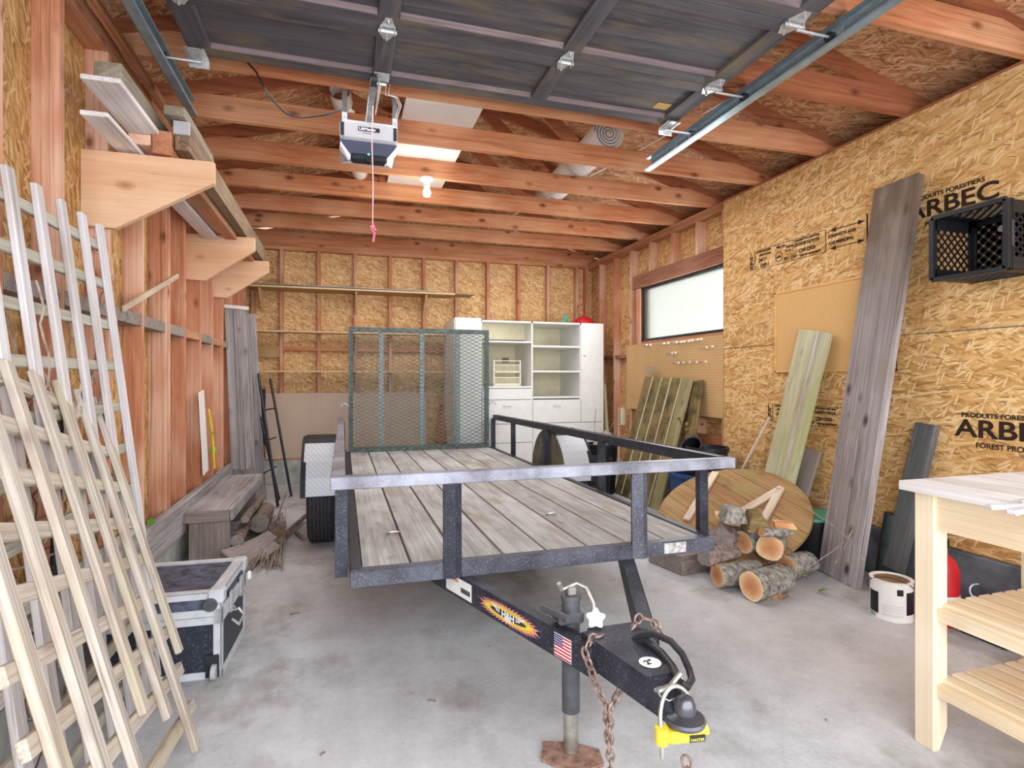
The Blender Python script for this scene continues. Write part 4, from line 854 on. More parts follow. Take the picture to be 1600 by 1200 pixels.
# blue tub, black pot, tilted pot
tc = V((2.86, 3.92, 0))
crate_tub(tc, 0.25, 0.30, 0.44, M['blue'], 'large blue round tub on the floor by the right wall', 'tub')
crate_tub(tc+V((0.0, 0.0, 0.014)), 0.15, 0.16, 0.63, M['black'], 'tall black plant pot standing inside the blue tub', 'plant_pot')
tp = empty('plant_pot', tc+V((-0.06, 0.08, 0.60)), 'small black plant pot tipped over in the mouth of the tall black pot', 'pot', rot=Matrix.Rotation(math.radians(-50), 3, 'Y') @ Matrix.Rotation(math.radians(20), 3, 'X'))
MB().lathe((0, 0, 0), [(0, -0.10), (0.07, -0.10), (0.085, 0.06), (0.094, 0.06), (0.094, 0.08), (0.082, 0.08), (0.068, -0.09), (0, -0.09)], 28).build('pot_wall', M['black'], tp, local=True, smooth=True)
iv = MB()
for k in range(60):
    p = V((3.0+random.uniform(-.06, .05), 4.36+random.uniform(-.14, .1), 0.45+random.uniform(-.05, .40))); d = V([random.uniform(-1, 1) for _ in range(3)]).normalized(); s = d.cross(V((0, 0, 1))).normalized()*0.02
    iv.prism([p, p+d*0.02+s, p+d*0.05, p+d*0.02-s], V((0, 0, 0.001)))
iv.build('ivy', M['mossy'], None, label='dusty clump of dry ivy leaves between the fence panel and the pots', cat='ivy', kind='stuff')
# round cedar top with braces
RN = V((-0.407, -0.264, 0.875)).normalized(); RCn = V((2.50, 3.17, 0.30)); RR = 0.49
yy = V((0, 1, 0)); yy = (yy-RN*yy.dot(RN)).normalized(); xx = yy.cross(RN)
yy, xx = (yy*math.cos(0.0)+xx*math.sin(0.0)), (xx*math.cos(0.0)-yy*math.sin(0.0))
rt = empty('round_tabletop', RCn-V((0, 0, 0.3)), 'round tabletop of cedar boards tipped on its side behind the firewood, with two battens', 'tabletop')
zup = xx if xx.z > 0 else -xx
wd = RR*2/6
for k in range(6):
    s0, s1 = -RR+k*wd+0.002, -RR+(k+1)*wd-0.002; up_ = []; dn = []
    for i in range(13):
        s = s0+(s1-s0)*i/12; h_ = math.sqrt(max(0, RR*RR-s*s)); up_.append((h_, s)); dn.append((-h_, s))
    pts = [(yv, s) for yv, s in up_]+[(yv, s) for yv, s in reversed(dn)]
    # own frame so that the grain follows the board
    m = MB(); m.prism([V((a_, b_, 0)) for a_, b_ in pts], (0, 0, 0.022)); o = m.build('table_board', M['round'], rt, local=True)
    mt = Matrix((yy, zup, yy.cross(zup))).transposed().to_4x4(); mt.translation = RCn; o.matrix_basis = wm(rt).inverted() @ mt
nf = RN*0.022 if yy.cross(zup).dot(RN) > 0 else RN*0.0
def rp(u, v):
    r_ = ray(u, v); dv = V(r_); o_ = V((0, 0, EYE)); base = RCn+nf+RN*0.012; t_ = (base-o_).dot(RN)/dv.dot(RN); return o_+dv*t_
for (a, b) in (((1072, 813), (1118, 738)), ((1147, 806), (1222, 762)), ((1193, 812), (1219, 764))):
    pa, pb_ = rp(*a), rp(*b); board('batten', pa, pb_, 0.05, 0.02, M['strip'], rt, up=RN)
# leaning boards on the right
quadboard('old_plank', (2.86, 2.80, 0), (2.775, 2.47, 0), (3.06, 2.315, 2.335), (3.08, 2.60, 2.365), 0.045, M['bigplank'], label='tall wide weathered plank leaning against the right wall, split along one edge', cat='plank', ragged=0.006)
a0, a1, b0, b1 = (2.92, 3.50, 0), (2.90, 3.20, 0), (3.085, 3.19, 1.55), (3.07, 2.90, 1.51)
quadboard('pale_board', a0, a1, b1, b0, 0.022, M['green_board'], label='wide pale greenish board leaning below the tan fibre board', cat='board', ragged=0.006)
rdg = MB(); rdg.bar(V(a0).lerp(V(a1), .66)+V((-.006, 0, 0)), V(b0).lerp(V(b1), .66)+V((-.006, 0, 0)), 0.022, 0.012, up=(-1, 0, .2)); rdg.build('ridge_batten', M['yellow'] if False else M['lathy'], bpy.data.objects[[o.name for o in bpy.data.objects if o.name.startswith('pale_board')][-1]])
quadboard('short_board', onX(1215, 800, 2.98), onX(1250, 812, 2.98), onX(1281, 704, 3.10), onX(1247, 698, 3.10), 0.02, M['brownold'], label='short pale board standing behind the wide pale greenish board', cat='board')
board('thin_stick', onX(1155, 742, 2.98), onX(1203, 652, 3.115), 0.022, 0.014, M['strip'], up=(-1, 0, 0), label='thin stick leaning on the right wall left of the pale board', cat='stick')
quadboard('dark_board', onX(1376, 885, 2.95), onX(1408, 895, 2.95), onX(1461, 664, 3.10), onX(1430, 661, 3.10), 0.04, wood('dark_grey_board', (120, 120, 120), (78, 78, 80), 'X', 0.4, (50, 48, 46), tint=(104, 106, 106), stain=(82, 90, 82)), label='short dark grey board leaning right of the tall plank', cat='board', ragged=0.004)
MB().tube([(3.0, 2.46, 0.02), (3.045, 2.43, 0.42)], 0.06, 20).build('drain_pipe', plain('dark_drum', (58, 66, 66), 0.6, var=0.25), None, smooth=True, label='dark grey round pipe standing between the tall plank and the short dark board', cat='pipe')
# fibre board
fb = empty('fibre_board', (XR, 3.0, 1.0), 'large tan fibre board with a pine frame fixed to the right wall', 'board')
y0, y1 = onX(1211, 500, XR-0.012).y, onX(1400, 500, XR-0.012).y; z0, z1 = onX(1211, 582, XR-.012).z, onX(1211, 458, XR-.012).z
MB().mm((XR-0.012, y1, z0), (XR-0.004, y0, z1)).build('panel', M['cork'], fb)
g_ = MB(); g_.mm((XR-0.018, y0-0.012, z0), (XR-0.004, y0, z1)).mm((XR-0.018, y1, z1-0.012), (XR-0.004, y0, z1)).mm((XR-0.018, y1, z0), (XR-0.004, y0, z0+0.012)).mm((XR-0.018, y1, z0), (XR-0.004, y1+0.012, z1)); g_.build('frame', M['corkframe'], fb)
# milk crate
CX0, CX1, CY0, CY1, CZ0, CZ1 = 2.85, XR-0.004, 1.755, 2.085, 1.70, 2.012
mc = empty('milk_crate', ((CX0+CX1)/2, (CY0+CY1)/2, CZ0), 'black plastic milk crate screwed sideways high on the right wall', 'crate')
def lattice(o, a, b, na, nb_, t, win=None):
    """diagonal lattice on the parallelogram o + a*s + b*t"""
    m = MB(); o = V(o); a = V(a); b = V(b); n = a.cross(b).normalized(); A, B = a.length, b.length; st = A/na
    k = -B
    ks = []
    while k < A: ks.append(k); k += st
    for sgn in (1, -1):
        for k in ks:
            x0, x1 = max(0, k), min(A, k+B)
            if x1-x0 < 0.008: continue
            ya_, yb2 = x0-k, x1-k
            if sgn < 0: ya_, yb2 = B-ya_, B-yb2
            m.bar(o+a.normalized()*x0+b.normalized()*ya_, o+a.normalized()*x1+b.normalized()*yb2, t, 0.004, up=n)
    return m
def side(o, a, b, n):
    L_ = lattice(V(o)+V(a)*0.1+V(b)*0.12, V(a)*0.8, V(b)*0.76, 5, 5, 0.008)
    o, a, b = V(o), V(a), V(b); tt = 0.028
    ib, ia = b.normalized()*tt, a.normalized()*tt*0.5; L_.bar(o+ib, o+a+ib, 0.006, tt*2, up=b); L_.bar(o+b-ib, o+a+b-ib, 0.006, tt*2, up=b); L_.bar(o+ia, o+b+ia, 0.006, tt, up=a); L_.bar(o+a-ia, o+a+b-ia, 0.006, tt, up=a)
    return L_
D = CX1-CX0
side((CX0, CY0, CZ0), (D, 0, 0), (0, 0, CZ1-CZ0), 0).build('side_wall', M['black'], mc)
side((CX0, CY1, CZ0), (D, 0, 0), (0, 0, CZ1-CZ0), 0).build('side_wall', M['black'], mc)
side((CX0, CY0, CZ0), (D, 0, 0), (0, CY1-CY0, 0), 0).build('side_wall', M['black'], mc)
side((CX0, CY0, CZ1), (D, 0, 0), (0, CY1-CY0, 0), 0).build('side_wall', M['black'], mc)
bo = lattice((CX1-0.006, CY0+0.02, CZ0+0.02), (0, CY1-CY0-0.04, 0), (0, 0, CZ1-CZ0-0.04), 6, 6, 0.021)
bo.mm((CX1-0.01, CY0, CZ0), (CX1, CY0+0.03, CZ1)).mm((CX1-0.01, CY1-0.03, CZ0), (CX1, CY1, CZ1)).mm((CX1-0.01, CY0, CZ0), (CX1, CY1, CZ0+0.03)).mm((CX1-0.01, CY0, CZ1-0.03), (CX1, CY1, CZ1)); bo.build('bottom', M['blackdeep'], mc)
rm = MB()
for a, b in (((CX0, CY0, CZ0), (CX0, CY1, CZ0)), ((CX0, CY0, CZ1), (CX0, CY1, CZ1)), ((CX0, CY0, CZ0), (CX0, CY0, CZ1)), ((CX0, CY1, CZ0), (CX0, CY1, CZ1))): rm.bar(a, b, 0.022, 0.016, up=(1, 0, 0))
for dx in (0.02, 0.035): 
    rm.mm((CX0+dx, CY0-0.006, CZ0-0.006), (CX0+dx+0.005, CY0+0.002, CZ1+0.006)); rm.mm((CX0+dx, CY0-0.004, CZ0-0.006), (CX0+dx+0.005, CY1+0.004, CZ0))
rm.build('rim', plain('crate_rim_plastic', (34, 38, 41), 0.4), mc)
hh = MB(); hh.tube([(CX0+0.035, CY0-0.005, 1.80), (CX0+0.035, CY0-0.005, 1.92)], 0.006, 6); hh.build('hand_hold', M['dkmetal'], mc)
MB().lathe((CX1-0.012, 1.94, 1.945), [(0, -0.006), (0.016, -0.005), (0.017, 0.0)], 16, 'X').build('washer', M['galv2'], mc)

# ------------------------------------------------------------------ workbench
wbx = empty('work_table', (2.11, 0.93, 0), 'pale pine work table with a worn top and two slatted shelves, at the right edge', 'table')
TX0, TX1, TY0, TY1 = 1.795, 2.42, 0.40, 1.425
for k in range(6):
    xa = TX0+(TX1-TX0)*k/6; xb = TX0+(TX1-TX0)*(k+1)/6-0.0008
    board('top_board', ((xa+xb)/2, TY0, 0.846), ((xa+xb)/2, TY1, 0.846), xb-xa, 0.03, M['benchtop'], wbx, bev=0.001)
for x in (1.82, 2.33):
    for y in (0.44, 1.327):
        m = MB(); w_ = 0.062
        m.prism([(x, y, 0), (x+0.028, y, 0), (x+w_, y, 0.07), (x+w_, y, 0.831), (x, y, 0.831)] if x < 2 else [(x, y, 0), (x+w_, y, 0), (x+w_, y, 0.831), (x, y, 0.831)], (0, w_, 0))
        for v in m.bm.verts:
            if v.co.z < 0.001:
                pass
        bmesh.ops.bevel(m.bm, geom=list(m.bm.edges), offset=0.002, segments=1, affect='EDGES'); m.build('leg', M['pineZ'], wbx)
MB().mm((1.833, 0.50, 0.715), (1.853, 1.327, 0.831)).build('apron', M['pine'], wbx); MB().mm((2.36, 0.50, 0.715), (2.38, 1.327, 0.831)).build('apron', M['pine'], wbx)
MB().mm((1.88, 1.36, 0.715), (2.33, 1.38, 0.831)).build('apron', M['pineZ'], wbx)
for z in (0.45, 0.205):
    MB().mm((1.835, 0.50, z-0.028), (1.855, 1.327, z+0.012), 0.001).build('shelf_rail', M['pine'], wbx)
    MB().mm((2.355, 0.50, z-0.028), (2.375, 1.327, z+0.012), 0.001).build('shelf_rail', M['pine'], wbx)
    for y in (0.55, 1.25): MB().mm((1.856, y, z-0.028), (2.354, y+0.03, z-0.002)).build('cross_rail', M['pine'], wbx)
    for k in range(8):
        x = 1.862+k*0.0625; board('slat', (x+0.022, 0.46, z+0.012), (x+0.022, 1.345, z+0.012), 0.046, 0.024, M['pineX'], wbx)
for k, (u, v, L_, an, nm) in enumerate(((1544, 792, 0.16, -42, 'upper'), (1580, 801, 0.14, -20, 'lower'), (1592, 785, 0.12, -28, 'rear'))):
    p = onZ(u, v, 0.868+0.0*k); q = p+V((math.cos(math.radians(an+30)), math.sin(math.radians(an+30)), 0))*L_*1.4
    board('wood_offcut', p+V((0, 0, 0.004*0)), q, 0.024, 0.013, M['lathw'], label='%s pale wood offcut lying over the edge of the work table top' % nm, cat='offcut')
# paint can and small things
pc = empty('paint_can', (2.66, 2.15, 0), 'white and black paint can with a wire handle, standing below the dark board', 'can')
pcl = V((2.66, 2.15, 0)); r = 0.093; H = 0.195
def arcstrip(a0, a1, z0, z1, mat, name, rr=0.0935):
    m = MB(); n = 8
    for i in range(n):
        t0, t1 = a0+(a1-a0)*i/n, a0+(a1-a0)*(i+1)/n
        m.prism([pcl+V((rr*math.cos(t0), rr*math.sin(t0), z0)), pcl+V((rr*math.cos(t1), rr*math.sin(t1), z0)), pcl+V((rr*math.cos(t1), rr*math.sin(t1), z1)), pcl+V((rr*math.cos(t0), rr*math.sin(t0), z1))], V((math.cos(t0), math.sin(t0), 0))*0.0008)
    return m.build(name, mat, pc)
MB().lathe(pcl, [(0, 0.0), (r, 0.0), (r+0.002, 0.006), (r, 0.01), (r, H-0.006), (r+0.003, H-0.003), (r+0.003, H), (r-0.012, H), (r-0.014, H-0.008), (0, H-0.008)], 40).build('body', M['whitep'], pc, smooth=True)
MB().lathe(pcl+V((0, 0, H-0.0075)), [(0, 0.0), (r-0.015, 0.0), (r-0.02, 0.003), (0, 0.003)], 32).build('lid', plain('can_lid', (120, 92, 62), 0.3, var=0.3), pc)
an = math.atan2(-2.15, -2.66)
arcstrip(an-1.25, an-0.62, 0.03, 0.135, M['black'], 'label_print'); arcstrip(an+0.72, an+1.4, 0.04, 0.15, M['black'], 'label_print')
arcstrip(an-1.25, an-0.78, 0.008, 0.032, plain('grey_green_print', (150, 160, 150), 0.6), 'label_print')
arcstrip(an+0.25, an+0.55, 0.135, 0.165, M['black'], 'label_print')
for z in (0.03, 0.036, 0.05, 0.06, 0.07, 0.08): arcstrip(an-0.45, an+0.55, z, z+0.0012, M['openergrey'], 'label_line')
hw = MB(); hw.ring(pcl+V((0, 0, 0.14)), (-0.6, -0.4, -0.75), 0.105, 0.0022, 24, 6, -0.3, math.pi+0.3, axis=(0.6, -0.8, 0)); hw.build('wire_handle', M['dkmetal'], pc)
jg = empty('red_jug', (2.86, 2.10, 0), 'red bottle-shaped container with a white and green label, behind the paint can', 'container')
jl = V((2.83, 2.03, 0))
MB().lathe(jl, [(0, 0), (0.075, 0), (0.078, 0.02), (0.078, 0.26), (0.06, 0.31), (0.03, 0.34), (0.03, 0.38), (0, 0.38)], 28).build('bottle', M['red'], jg, smooth=True)
MB().lathe(jl, [(0.0785, 0.08), (0.0795, 0.08), (0.0795, 0.15), (0.0785, 0.15)], 28).build('label_band', M['whitep'], jg, smooth=True)
MB().lathe(jl, [(0.031, 0.375), (0.036, 0.375), (0.036, 0.41), (0, 0.41)], 18).build('cap', M['black'], jg, smooth=True)
MB().mm((2.80, 1.72, 0.0), (3.06, 1.93, 0.10), 0.012).build('black_tub', M['black'], None, label='black plastic tray spattered with paint, on the floor behind the work table', cat='tray')
MB().mm((2.82, 1.74, 0.101), (3.04, 1.92, 0.118), 0.006).build('tray_lid', M['purple'], bpy.data.objects['black_tub'])
MB().mm((2.93, 1.66, 0.119), (3.06, 1.86, 0.2), 0.01).build('purple_box', M['purple'], None, label='small purple box stacked by the wall behind the work table', cat='box')
for k, (uu, vv) in enumerate(((1487, 968), (1494, 972), (1499, 973))):
    p = onX(uu, vv, 2.799); MB().lathe(p, [(0, -0.001), (0.010-0.002*k, 0.0), (0, 0.001)], 10, 'X').build('paint_splash', M['whiteink'], bpy.data.objects['black_tub'])
MB().ring(onX(1530, 925, 2.85), (-0.7, -0.6, 0.3), 0.035, 0.004, 18, 6, 0, math.pi).build('wire_loop', M['galv'], None, label='grey wire loop showing above the upper slatted shelf', cat='wire')
MB().lathe(V((2.97, 2.93, 0)), [(0, 0), (0.11, 0), (0.13, 0.26), (0.14, 0.26), (0.14, 0.29), (0.125, 0.29), (0.10, 0.01), (0, 0.01)], 30).build('black_bucket', M['black'], None, smooth=True, label='black bucket between the round tabletop and the tall plank', cat='bucket')
MB().lathe(V((0, 0, 0)), [(0, 0), (0.135, 0), (0.142, 0.006), (0.142, 0.022), (0, 0.022)], 30).xf(Matrix.Translation((2.97, 2.93, 0.292)) @ Matrix.Rotation(math.radians(-4), 4, 'Y')).build('teal_lid', M['teal'], None, smooth=True, label='teal round lid on the black bucket', cat='lid')
# creeper twig with leaves
cr = MB(); 
cr.tube([onZ(1262, 905, 0.03), onZ(1258, 890, 0.13), onX(1300, 862, 2.70), onX(1325, 842, 2.72), onX(1332, 828, 2.74)], 0.003, 5)
cr.tube([onX(1325, 842, 2.72), onX(1300, 820, 2.74), onX(1262, 795, 2.75)], 0.0025, 5); cr.tube([onX(1325, 842, 2.70), onX(1316, 865, 2.68), onX(1305, 880, 2.66)], 0.0025, 5)
cr.tube([onX(1325, 842, 2.7), onX(1340, 862, 2.7), onX(1352, 880, 2.7)], 0.002, 5)
cr.build('creeper_stem', M['vine'], None, label='thin creeping stem rising at the foot of the tall plank', cat='stem')
leaf('leaf', onX(1258, 880, 2.66), (-0.2, -0.1, -0.9), 0.08, M['green'], 'long green leaf hanging at the foot of the creeping stem')
leaf('leaf', onZ(1278, 925, 0.012), (0.8, -0.2, 0.25), 0.06, M['green'], 'green leaf lying on the floor beside the tall plank foot')

# ================================================================== OVERHEAD: garage door, tracks, opener
DZ = 2.685
gd = empty('garage_door', (0.59, 1.85, DZ), 'dark stained wooden sectional garage door raised flat under the joists', 'garage door')
DX0, DX1 = -0.665, 1.845
js = [2.865, 2.41, 1.88, 1.35, 0.82]
stx = [DX0+0.05, 0.18, 0.99, DX1-0.05]
def hinge(x, y, s=1.0, par=None):
    h_ = MB(); z = DZ-0.001
    h_.prism([(x-0.032*s, y-0.012, z), (x-0.032*s, y+0.03, z), (x-0.012*s, y+0.075, z), (x+0.012*s, y+0.075, z), (x+0.032*s, y+0.03, z), (x+0.032*s, y-0.012, z), (x+0.014*s, y-0.07, z), (x-0.014*s, y-0.07, z)], (0, 0, -0.004))
    h_.tube([(x-0.038*s, y, z-0.014), (x+0.038*s, y, z-0.014)], 0.009, 10)
    for sx in (-1, 1): h_.box((x+sx*0.03*s, y, z-0.012), (0.004, 0.03, 0.024))
    for dy in (-0.055, 0.058): h_.tube([(x, y+dy, z-0.004), (x, y+dy, z-0.018)], 0.0055, 6)
    return h_.build('hinge', M['galv2'], par)
for k in range(4):
    y1, y0 = js[k], js[k+1]
    sec = MB().mm((DX0, y0+0.002, DZ+0.018), (DX1, y1-0.002, DZ+0.034)).build('door_section', M['door'], gd)
    for (ya, yb2) in ((y0+0.002, y0+0.075), (y1-0.075, y1-0.002)):
        board('rail', (DX0, (ya+yb2)/2, DZ+0.009), (DX1, (ya+yb2)/2, DZ+0.009), yb2-ya, 0.018, M['door'], sec, bev=0.001)
    for x in stx: board('stile', (x, y0+0.075, DZ+0.009), (x, y1-0.075, DZ+0.009), 0.085 if x in stx[1:3] else 0.10, 0.018, M['door'], sec, bev=0.001)
    for a, b in zip(stx[:-1], stx[1:]):
        for yy_, sg in ((y1-0.078, 1),):
            m = MB(); m.prism([(a+0.045, yy_, DZ), (a+0.045, yy_-0.016, DZ+0.018), (a+0.045, yy_+0.002, DZ+0.018)], (b-a-0.09, 0, 0)); m.build('panel_moulding', M['dooredge'], sec)
for k in (1, 2, 3):
    for x in stx[1:3]: hinge(x, js[k], 1.0, gd)
    for x in (stx[0], stx[3]): hinge(x, js[k], 1.3, gd)
TXL, TXR = -0.775, 1.985; TZ = 2.655
for s, x in ((-1, DX0), (1, DX1)):
    tx = TXL if s < 0 else TXR
    for y in (2.835,):
        MB().box((x-s*0.03, y, DZ-0.012), (0.085, 0.10, 0.004)).box((x-s*0.03, y+0.048, DZ-0.03), (0.085, 0.004, 0.04)).box((x-s*0.055, y, DZ-0.014), (0.006, 0.10, 0.01)).box((x-s*0.005, y, DZ-0.014), (0.006, 0.10, 0.01)).build('top_bracket', M['galv2'], gd)
    for y in (2.865, 2.41, 1.88, 1.35):
        MB().tube([(x-s*0.04, y, TZ), (tx-s*0.0, y, TZ)], 0.006, 8).build('roller_axle', M['galv2'], gd)
        MB().tube([(tx-s*0.014, y, TZ), (tx+s*0.010, y, TZ)], 0.021, 16).build('roller', M['dkmetal'], gd)
MB().box((1.68, 2.70, DZ+0.0165), (0.085, 0.06, 0.002)).build('paper_tag', M['cork'], gd)
for s, x, nm in ((-1, TXL, 'left'), (1, TXR, 'right')):
    tr = empty('door_track', (x, 2.0, TZ), 'galvanised steel door track hung along the %s side of the garage door' % nm, 'track')
    m = MB(); prof = [(s*-0.014, 0.040), (s*0.016, 0.040), (s*0.030, 0.026), (s*0.030, -0.026), (s*0.016, -0.042), (s*-0.022, -0.042), (s*-0.024, -0.032)]
    for (p, q) in zip(prof[:-1], prof[1:]): m.prism([(x+p[0], 0.5, TZ+p[1]), (x+q[0], 0.5, TZ+q[1]), (x+q[0]+0.0015, 0.5, TZ+q[1]+0.0015), (x+p[0]+0.0015, 0.5, TZ+p[1]+0.0015)], (0, 2.87, 0))
    m.build('rail', plain('track_steel', (150, 170, 180), 0.35, 0.6, 0.1, 12), tr)
    MB().mm((x+s*0.027, 0.5, TZ+0.02), (x+s*0.030, 3.36, TZ+0.075)).build('angle_iron', M['galv'], tr)
    for y in (1.84, 3.06): MB().mm((x+s*0.024, y, TZ+0.0), (x+s*0.028, y+0.04, 2.80)).build('hanger', M['galv2'], tr)
# opener
OX, OY, OZ = 0.133, 3.08, 2.47
op = empty('door_opener', (OX, OY, OZ), 'grey and navy garage door opener hanging from the ceiling joists', 'door opener')
def rbox(x0, x1, y0, y1, z0, z1, b): return MB().mm((x0, y0, z0), (x1, y1, z1), b)
rbox(OX-0.15, OX+0.15, OY, OY+0.36, OZ-0.005, OZ+0.115, 0.022).build('housing', M['openergrey'], op, smooth=False)
m = MB(); m.hexa([(OX-0.148, OY+0.004, OZ), (OX+0.148, OY+0.004, OZ), (OX+0.148, OY+0.35, OZ), (OX-0.148, OY+0.35, OZ)], [(OX-0.09, OY+0.045, OZ-0.095), (OX+0.09, OY+0.045, OZ-0.095), (OX+0.10, OY+0.10, OZ-0.075), (OX-0.10, OY+0.10, OZ-0.075)]); m.build('lower_shell', M['openernavy'], op)
for s in (-1, 1):
    m = MB(); m.hexa([(OX+s*0.146, OY+0.001, OZ-0.012), (OX+s*0.146, OY+0.001, OZ-0.03), (OX+s*0.098, OY+0.02, OZ-0.10), (OX+s*0.085, OY+0.018, OZ-0.085)], [(OX+s*0.150, OY+0.10, OZ-0.008), (OX+s*0.150, OY+0.10, OZ-0.02), (OX+s*0.108, OY+0.09, OZ-0.075), (OX+s*0.1, OY+0.09, OZ-0.065)]); m.build('light_lens', M['lens'], op)
    MB().box((OX+s*0.137, OY-0.001, OZ+0.055), (0.018, 0.006, 0.07), bev=0.002).build('vent', M['black'], op)
MB().box((OX+0.0, OY+0.03, OZ-0.085), (0.19, 0.05, 0.045), bev=0.012).build('camera_pod', M['black'], op)
MB().tube([(OX-0.0, OY-0.012, OZ-0.095), (OX, OY+0.03, OZ-0.095)], 0.018, 18).build('camera_eye', M['blackdeep'], op)
MB().tube([(OX-0.002, OY-0.015, OZ-0.072), (OX-0.002, OY-0.01, OZ-0.072)], 0.006, 10).build('status_light', M['led'], op)
MB().box((OX+0.0, OY-0.0015, OZ+0.065), (0.112, 0.003, 0.022)).build('logo_plate', M['black'], op)
text('LiftMaster', 0.0215, (OX-0.052, OY-0.0035, OZ+0.0575), (1, 0, 0), (0, 0, 1), M['whiteink'], op, 'logo_text', 0.0004)
text('Elite Series', 0.009, (OX-0.03, OY-0.0008, OZ+0.042), (1, 0, 0), (0, 0, 1), M['dkmetal'], op, 'logo_text')
for x in (OX-0.125, OX+0.145):
    m = MB(); m.mm((x-0.014, OY+0.1, OZ+0.11), (x+0.014, OY+0.103, 2.80))
    for k in range(6): m.tube([(x, OY+0.098, OZ+0.135+0.03*k), (x, OY+0.0995, OZ+0.135+0.03*k)], 0.005, 8)
    m.build('hanging_strap', M['galv'], op)
rl = MB(); rl.mm((OX-0.016, 0.6, OZ+0.118), (OX-0.013, OY+0.02, OZ+0.150)).mm((OX+0.013, 0.6, OZ+0.118), (OX+0.016, OY+0.02, OZ+0.150)).mm((OX-0.016, 0.6, OZ+0.147), (OX+0.016, OY+0.02, OZ+0.150))
rl.xf(Matrix.Translation((0, 0, 0.0))); 
rl = MB(); rl.bar((OX, OY+0.1, OZ+0.13), (OX+0.02, 2.66, DZ+0.06), 0.03, 0.03); rl.build('rail', M['galv'], op)
MB().box((OX+0.01, 2.80, DZ-0.03), (0.03, 0.06, 0.03)).build('trolley', M['black'], op)
MB().tube([(0.17, 2.80, DZ-0.012), (0.165, 2.88, 2.60), (0.16, 2.95, 2.56)], 0.004, 6).build('release_lever', M['galv2'], op)
MB().box((0.18, 2.80, DZ-0.006), (0.075, 0.075, 0.005)).tube([(0.155, 2.84, DZ-0.02), (0.205, 2.84, DZ-0.02)], 0.008, 8).build('door_bracket', M['galv2'], gd)
MB().tube([(0.18, 2.84, DZ-0.02), (0.16, 2.93, 2.56)], 0.0035, 6).build('door_arm', M['galv2'], op)
rc_ = empty('release_cord', (OX+0.02, 2.95, 1.98), 'pale emergency release cord with a pink knotted end, hanging below the opener', 'cord')
pt = onY(582, 355, 2.95); pt2 = onY(583, 378, 2.95); p0 = onY(583, 165, 2.95)
MB().tube([p0, onY(581, 220, 2.95), onY(583, 290, 2.95), pt], 0.0032, 6).build('cord', M['cord'], rc_)
m = MB(); m.tube([pt+V((0, 0, 0.02)), pt+V((0.008, 0, 0)), pt+V((-0.006, 0, -0.012)), pt+V((0.01, 0, -0.03)), pt2], 0.006, 6); m.tube([pt+V((-0.012, 0, 0.005)), pt+V((0.02, 0, -0.015))], 0.005, 6); m.build('knot', M['pinkknob'], rc_)
wv = MB(); wv.tube([onY(382, 92, 3.03), onY(400, 112, 3.03), onY(420, 150, 3.03), onY(445, 176, 3.03), onY(470, 184, 3.03), onY(505, 180, 3.05), onY(533, 172, 3.10)], 0.0045, 6)
wv.build('power_cord', M['dkmetal'], None, label='dark power cord sagging from the joists to the door opener', cat='cord')
wh = MB()
for d in (0, 0.01): wh.tube([onY(604+d*500, 130, 2.98), onY(602+d*500, 148, 2.98), onY(618+d*300, 152, 2.98), onY(624+d*300, 165, 3.0), onY(617+d*300, 186, 3.08)], 0.002, 5)
wh.build('sensor_wire', M['whitep'], None, label='pair of thin pale wires bent down to the right side of the opener', cat='wire')
lb = empty('ceiling_bulb', (0.614, 4.28, PLT), 'white porcelain lampholder with a bulb on a ceiling joist', 'lamp')
MB().lathe((0.614, 4.28, PLT), [(0, 0), (0.055, 0), (0.052, -0.012), (0.028, -0.022), (0.022, -0.055), (0.026, -0.06), (0, -0.06)], 24).build('lampholder', M['whitep'], lb, smooth=True)
MB().lathe((0.614, 4.28, PLT), [(0.014, -0.06), (0.026, -0.085), (0.032, -0.11), (0.026, -0.135), (0, -0.146)], 20).build('bulb', M['bulb'], lb, smooth=True)
# things stored on the joists
JT = PLT+0.141
MB().mm((0.36, 2.60, JT), (0.83, 4.95, JT+0.012)).build('stored_board', M['whitep'], None, label='white flat panel lying across the joists behind the opener', cat='panel')
pp = MB(); pp.tube([(-0.02, 3.52, JT+0.065), (0.16, 5.1, JT+0.065)], 0.063, 28, caps=False).tube([(-0.02, 3.52, JT+0.065), (0.16, 5.1, JT+0.065)], 0.057, 28, caps=False)
pp.build('white_pipe', M['whitep'], None, smooth=True, label='white round pipe lying on the joists left of the opener', cat='pipe')
rr_ = empty('foam_roll', (1.87, 4.4, JT), 'white rolled-up sheet lying on the joists, its spiral end facing the door', 'roll')
MB().tube([(1.86, 3.70, JT+0.12), (1.93, 5.2, JT+0.12)], 0.118, 30).build('roll', M['carpet'], rr_, smooth=True)
sp = []
for i in range(90): a = i/89*2*math.pi*4.5; r_ = 0.015+0.1*i/89; sp.append((1.86+r_*math.cos(a), 3.698, JT+0.12+r_*math.sin(a)))
MB().tube(sp, 0.0028, 4).build('spiral_edge', M['dkmetal'], rr_)
cbw = MB(); cbw.tube([(2.36, 2.05, JT+0.01), (2.20, 3.0, JT+0.012), (2.07, 3.81, JT+0.01), (1.7, 5.4, JT+0.01), (1.42, 6.8, JT+0.01)], 0.006, 6)
cbw.build('white_cable', M['whitep'], None, label='long thin white cable lying diagonally over the joists', cat='cable')

# ================================================================== TRAILER
TYF = 2.15
Rt = Matrix.Rotation(-0.0132, 3, 'X')
tl = empty('utility_trailer', (0.80, TYF, 0.0), 'black utility trailer with a plank deck, side rails and a raised mesh ramp gate', 'trailer', rot=Rt)
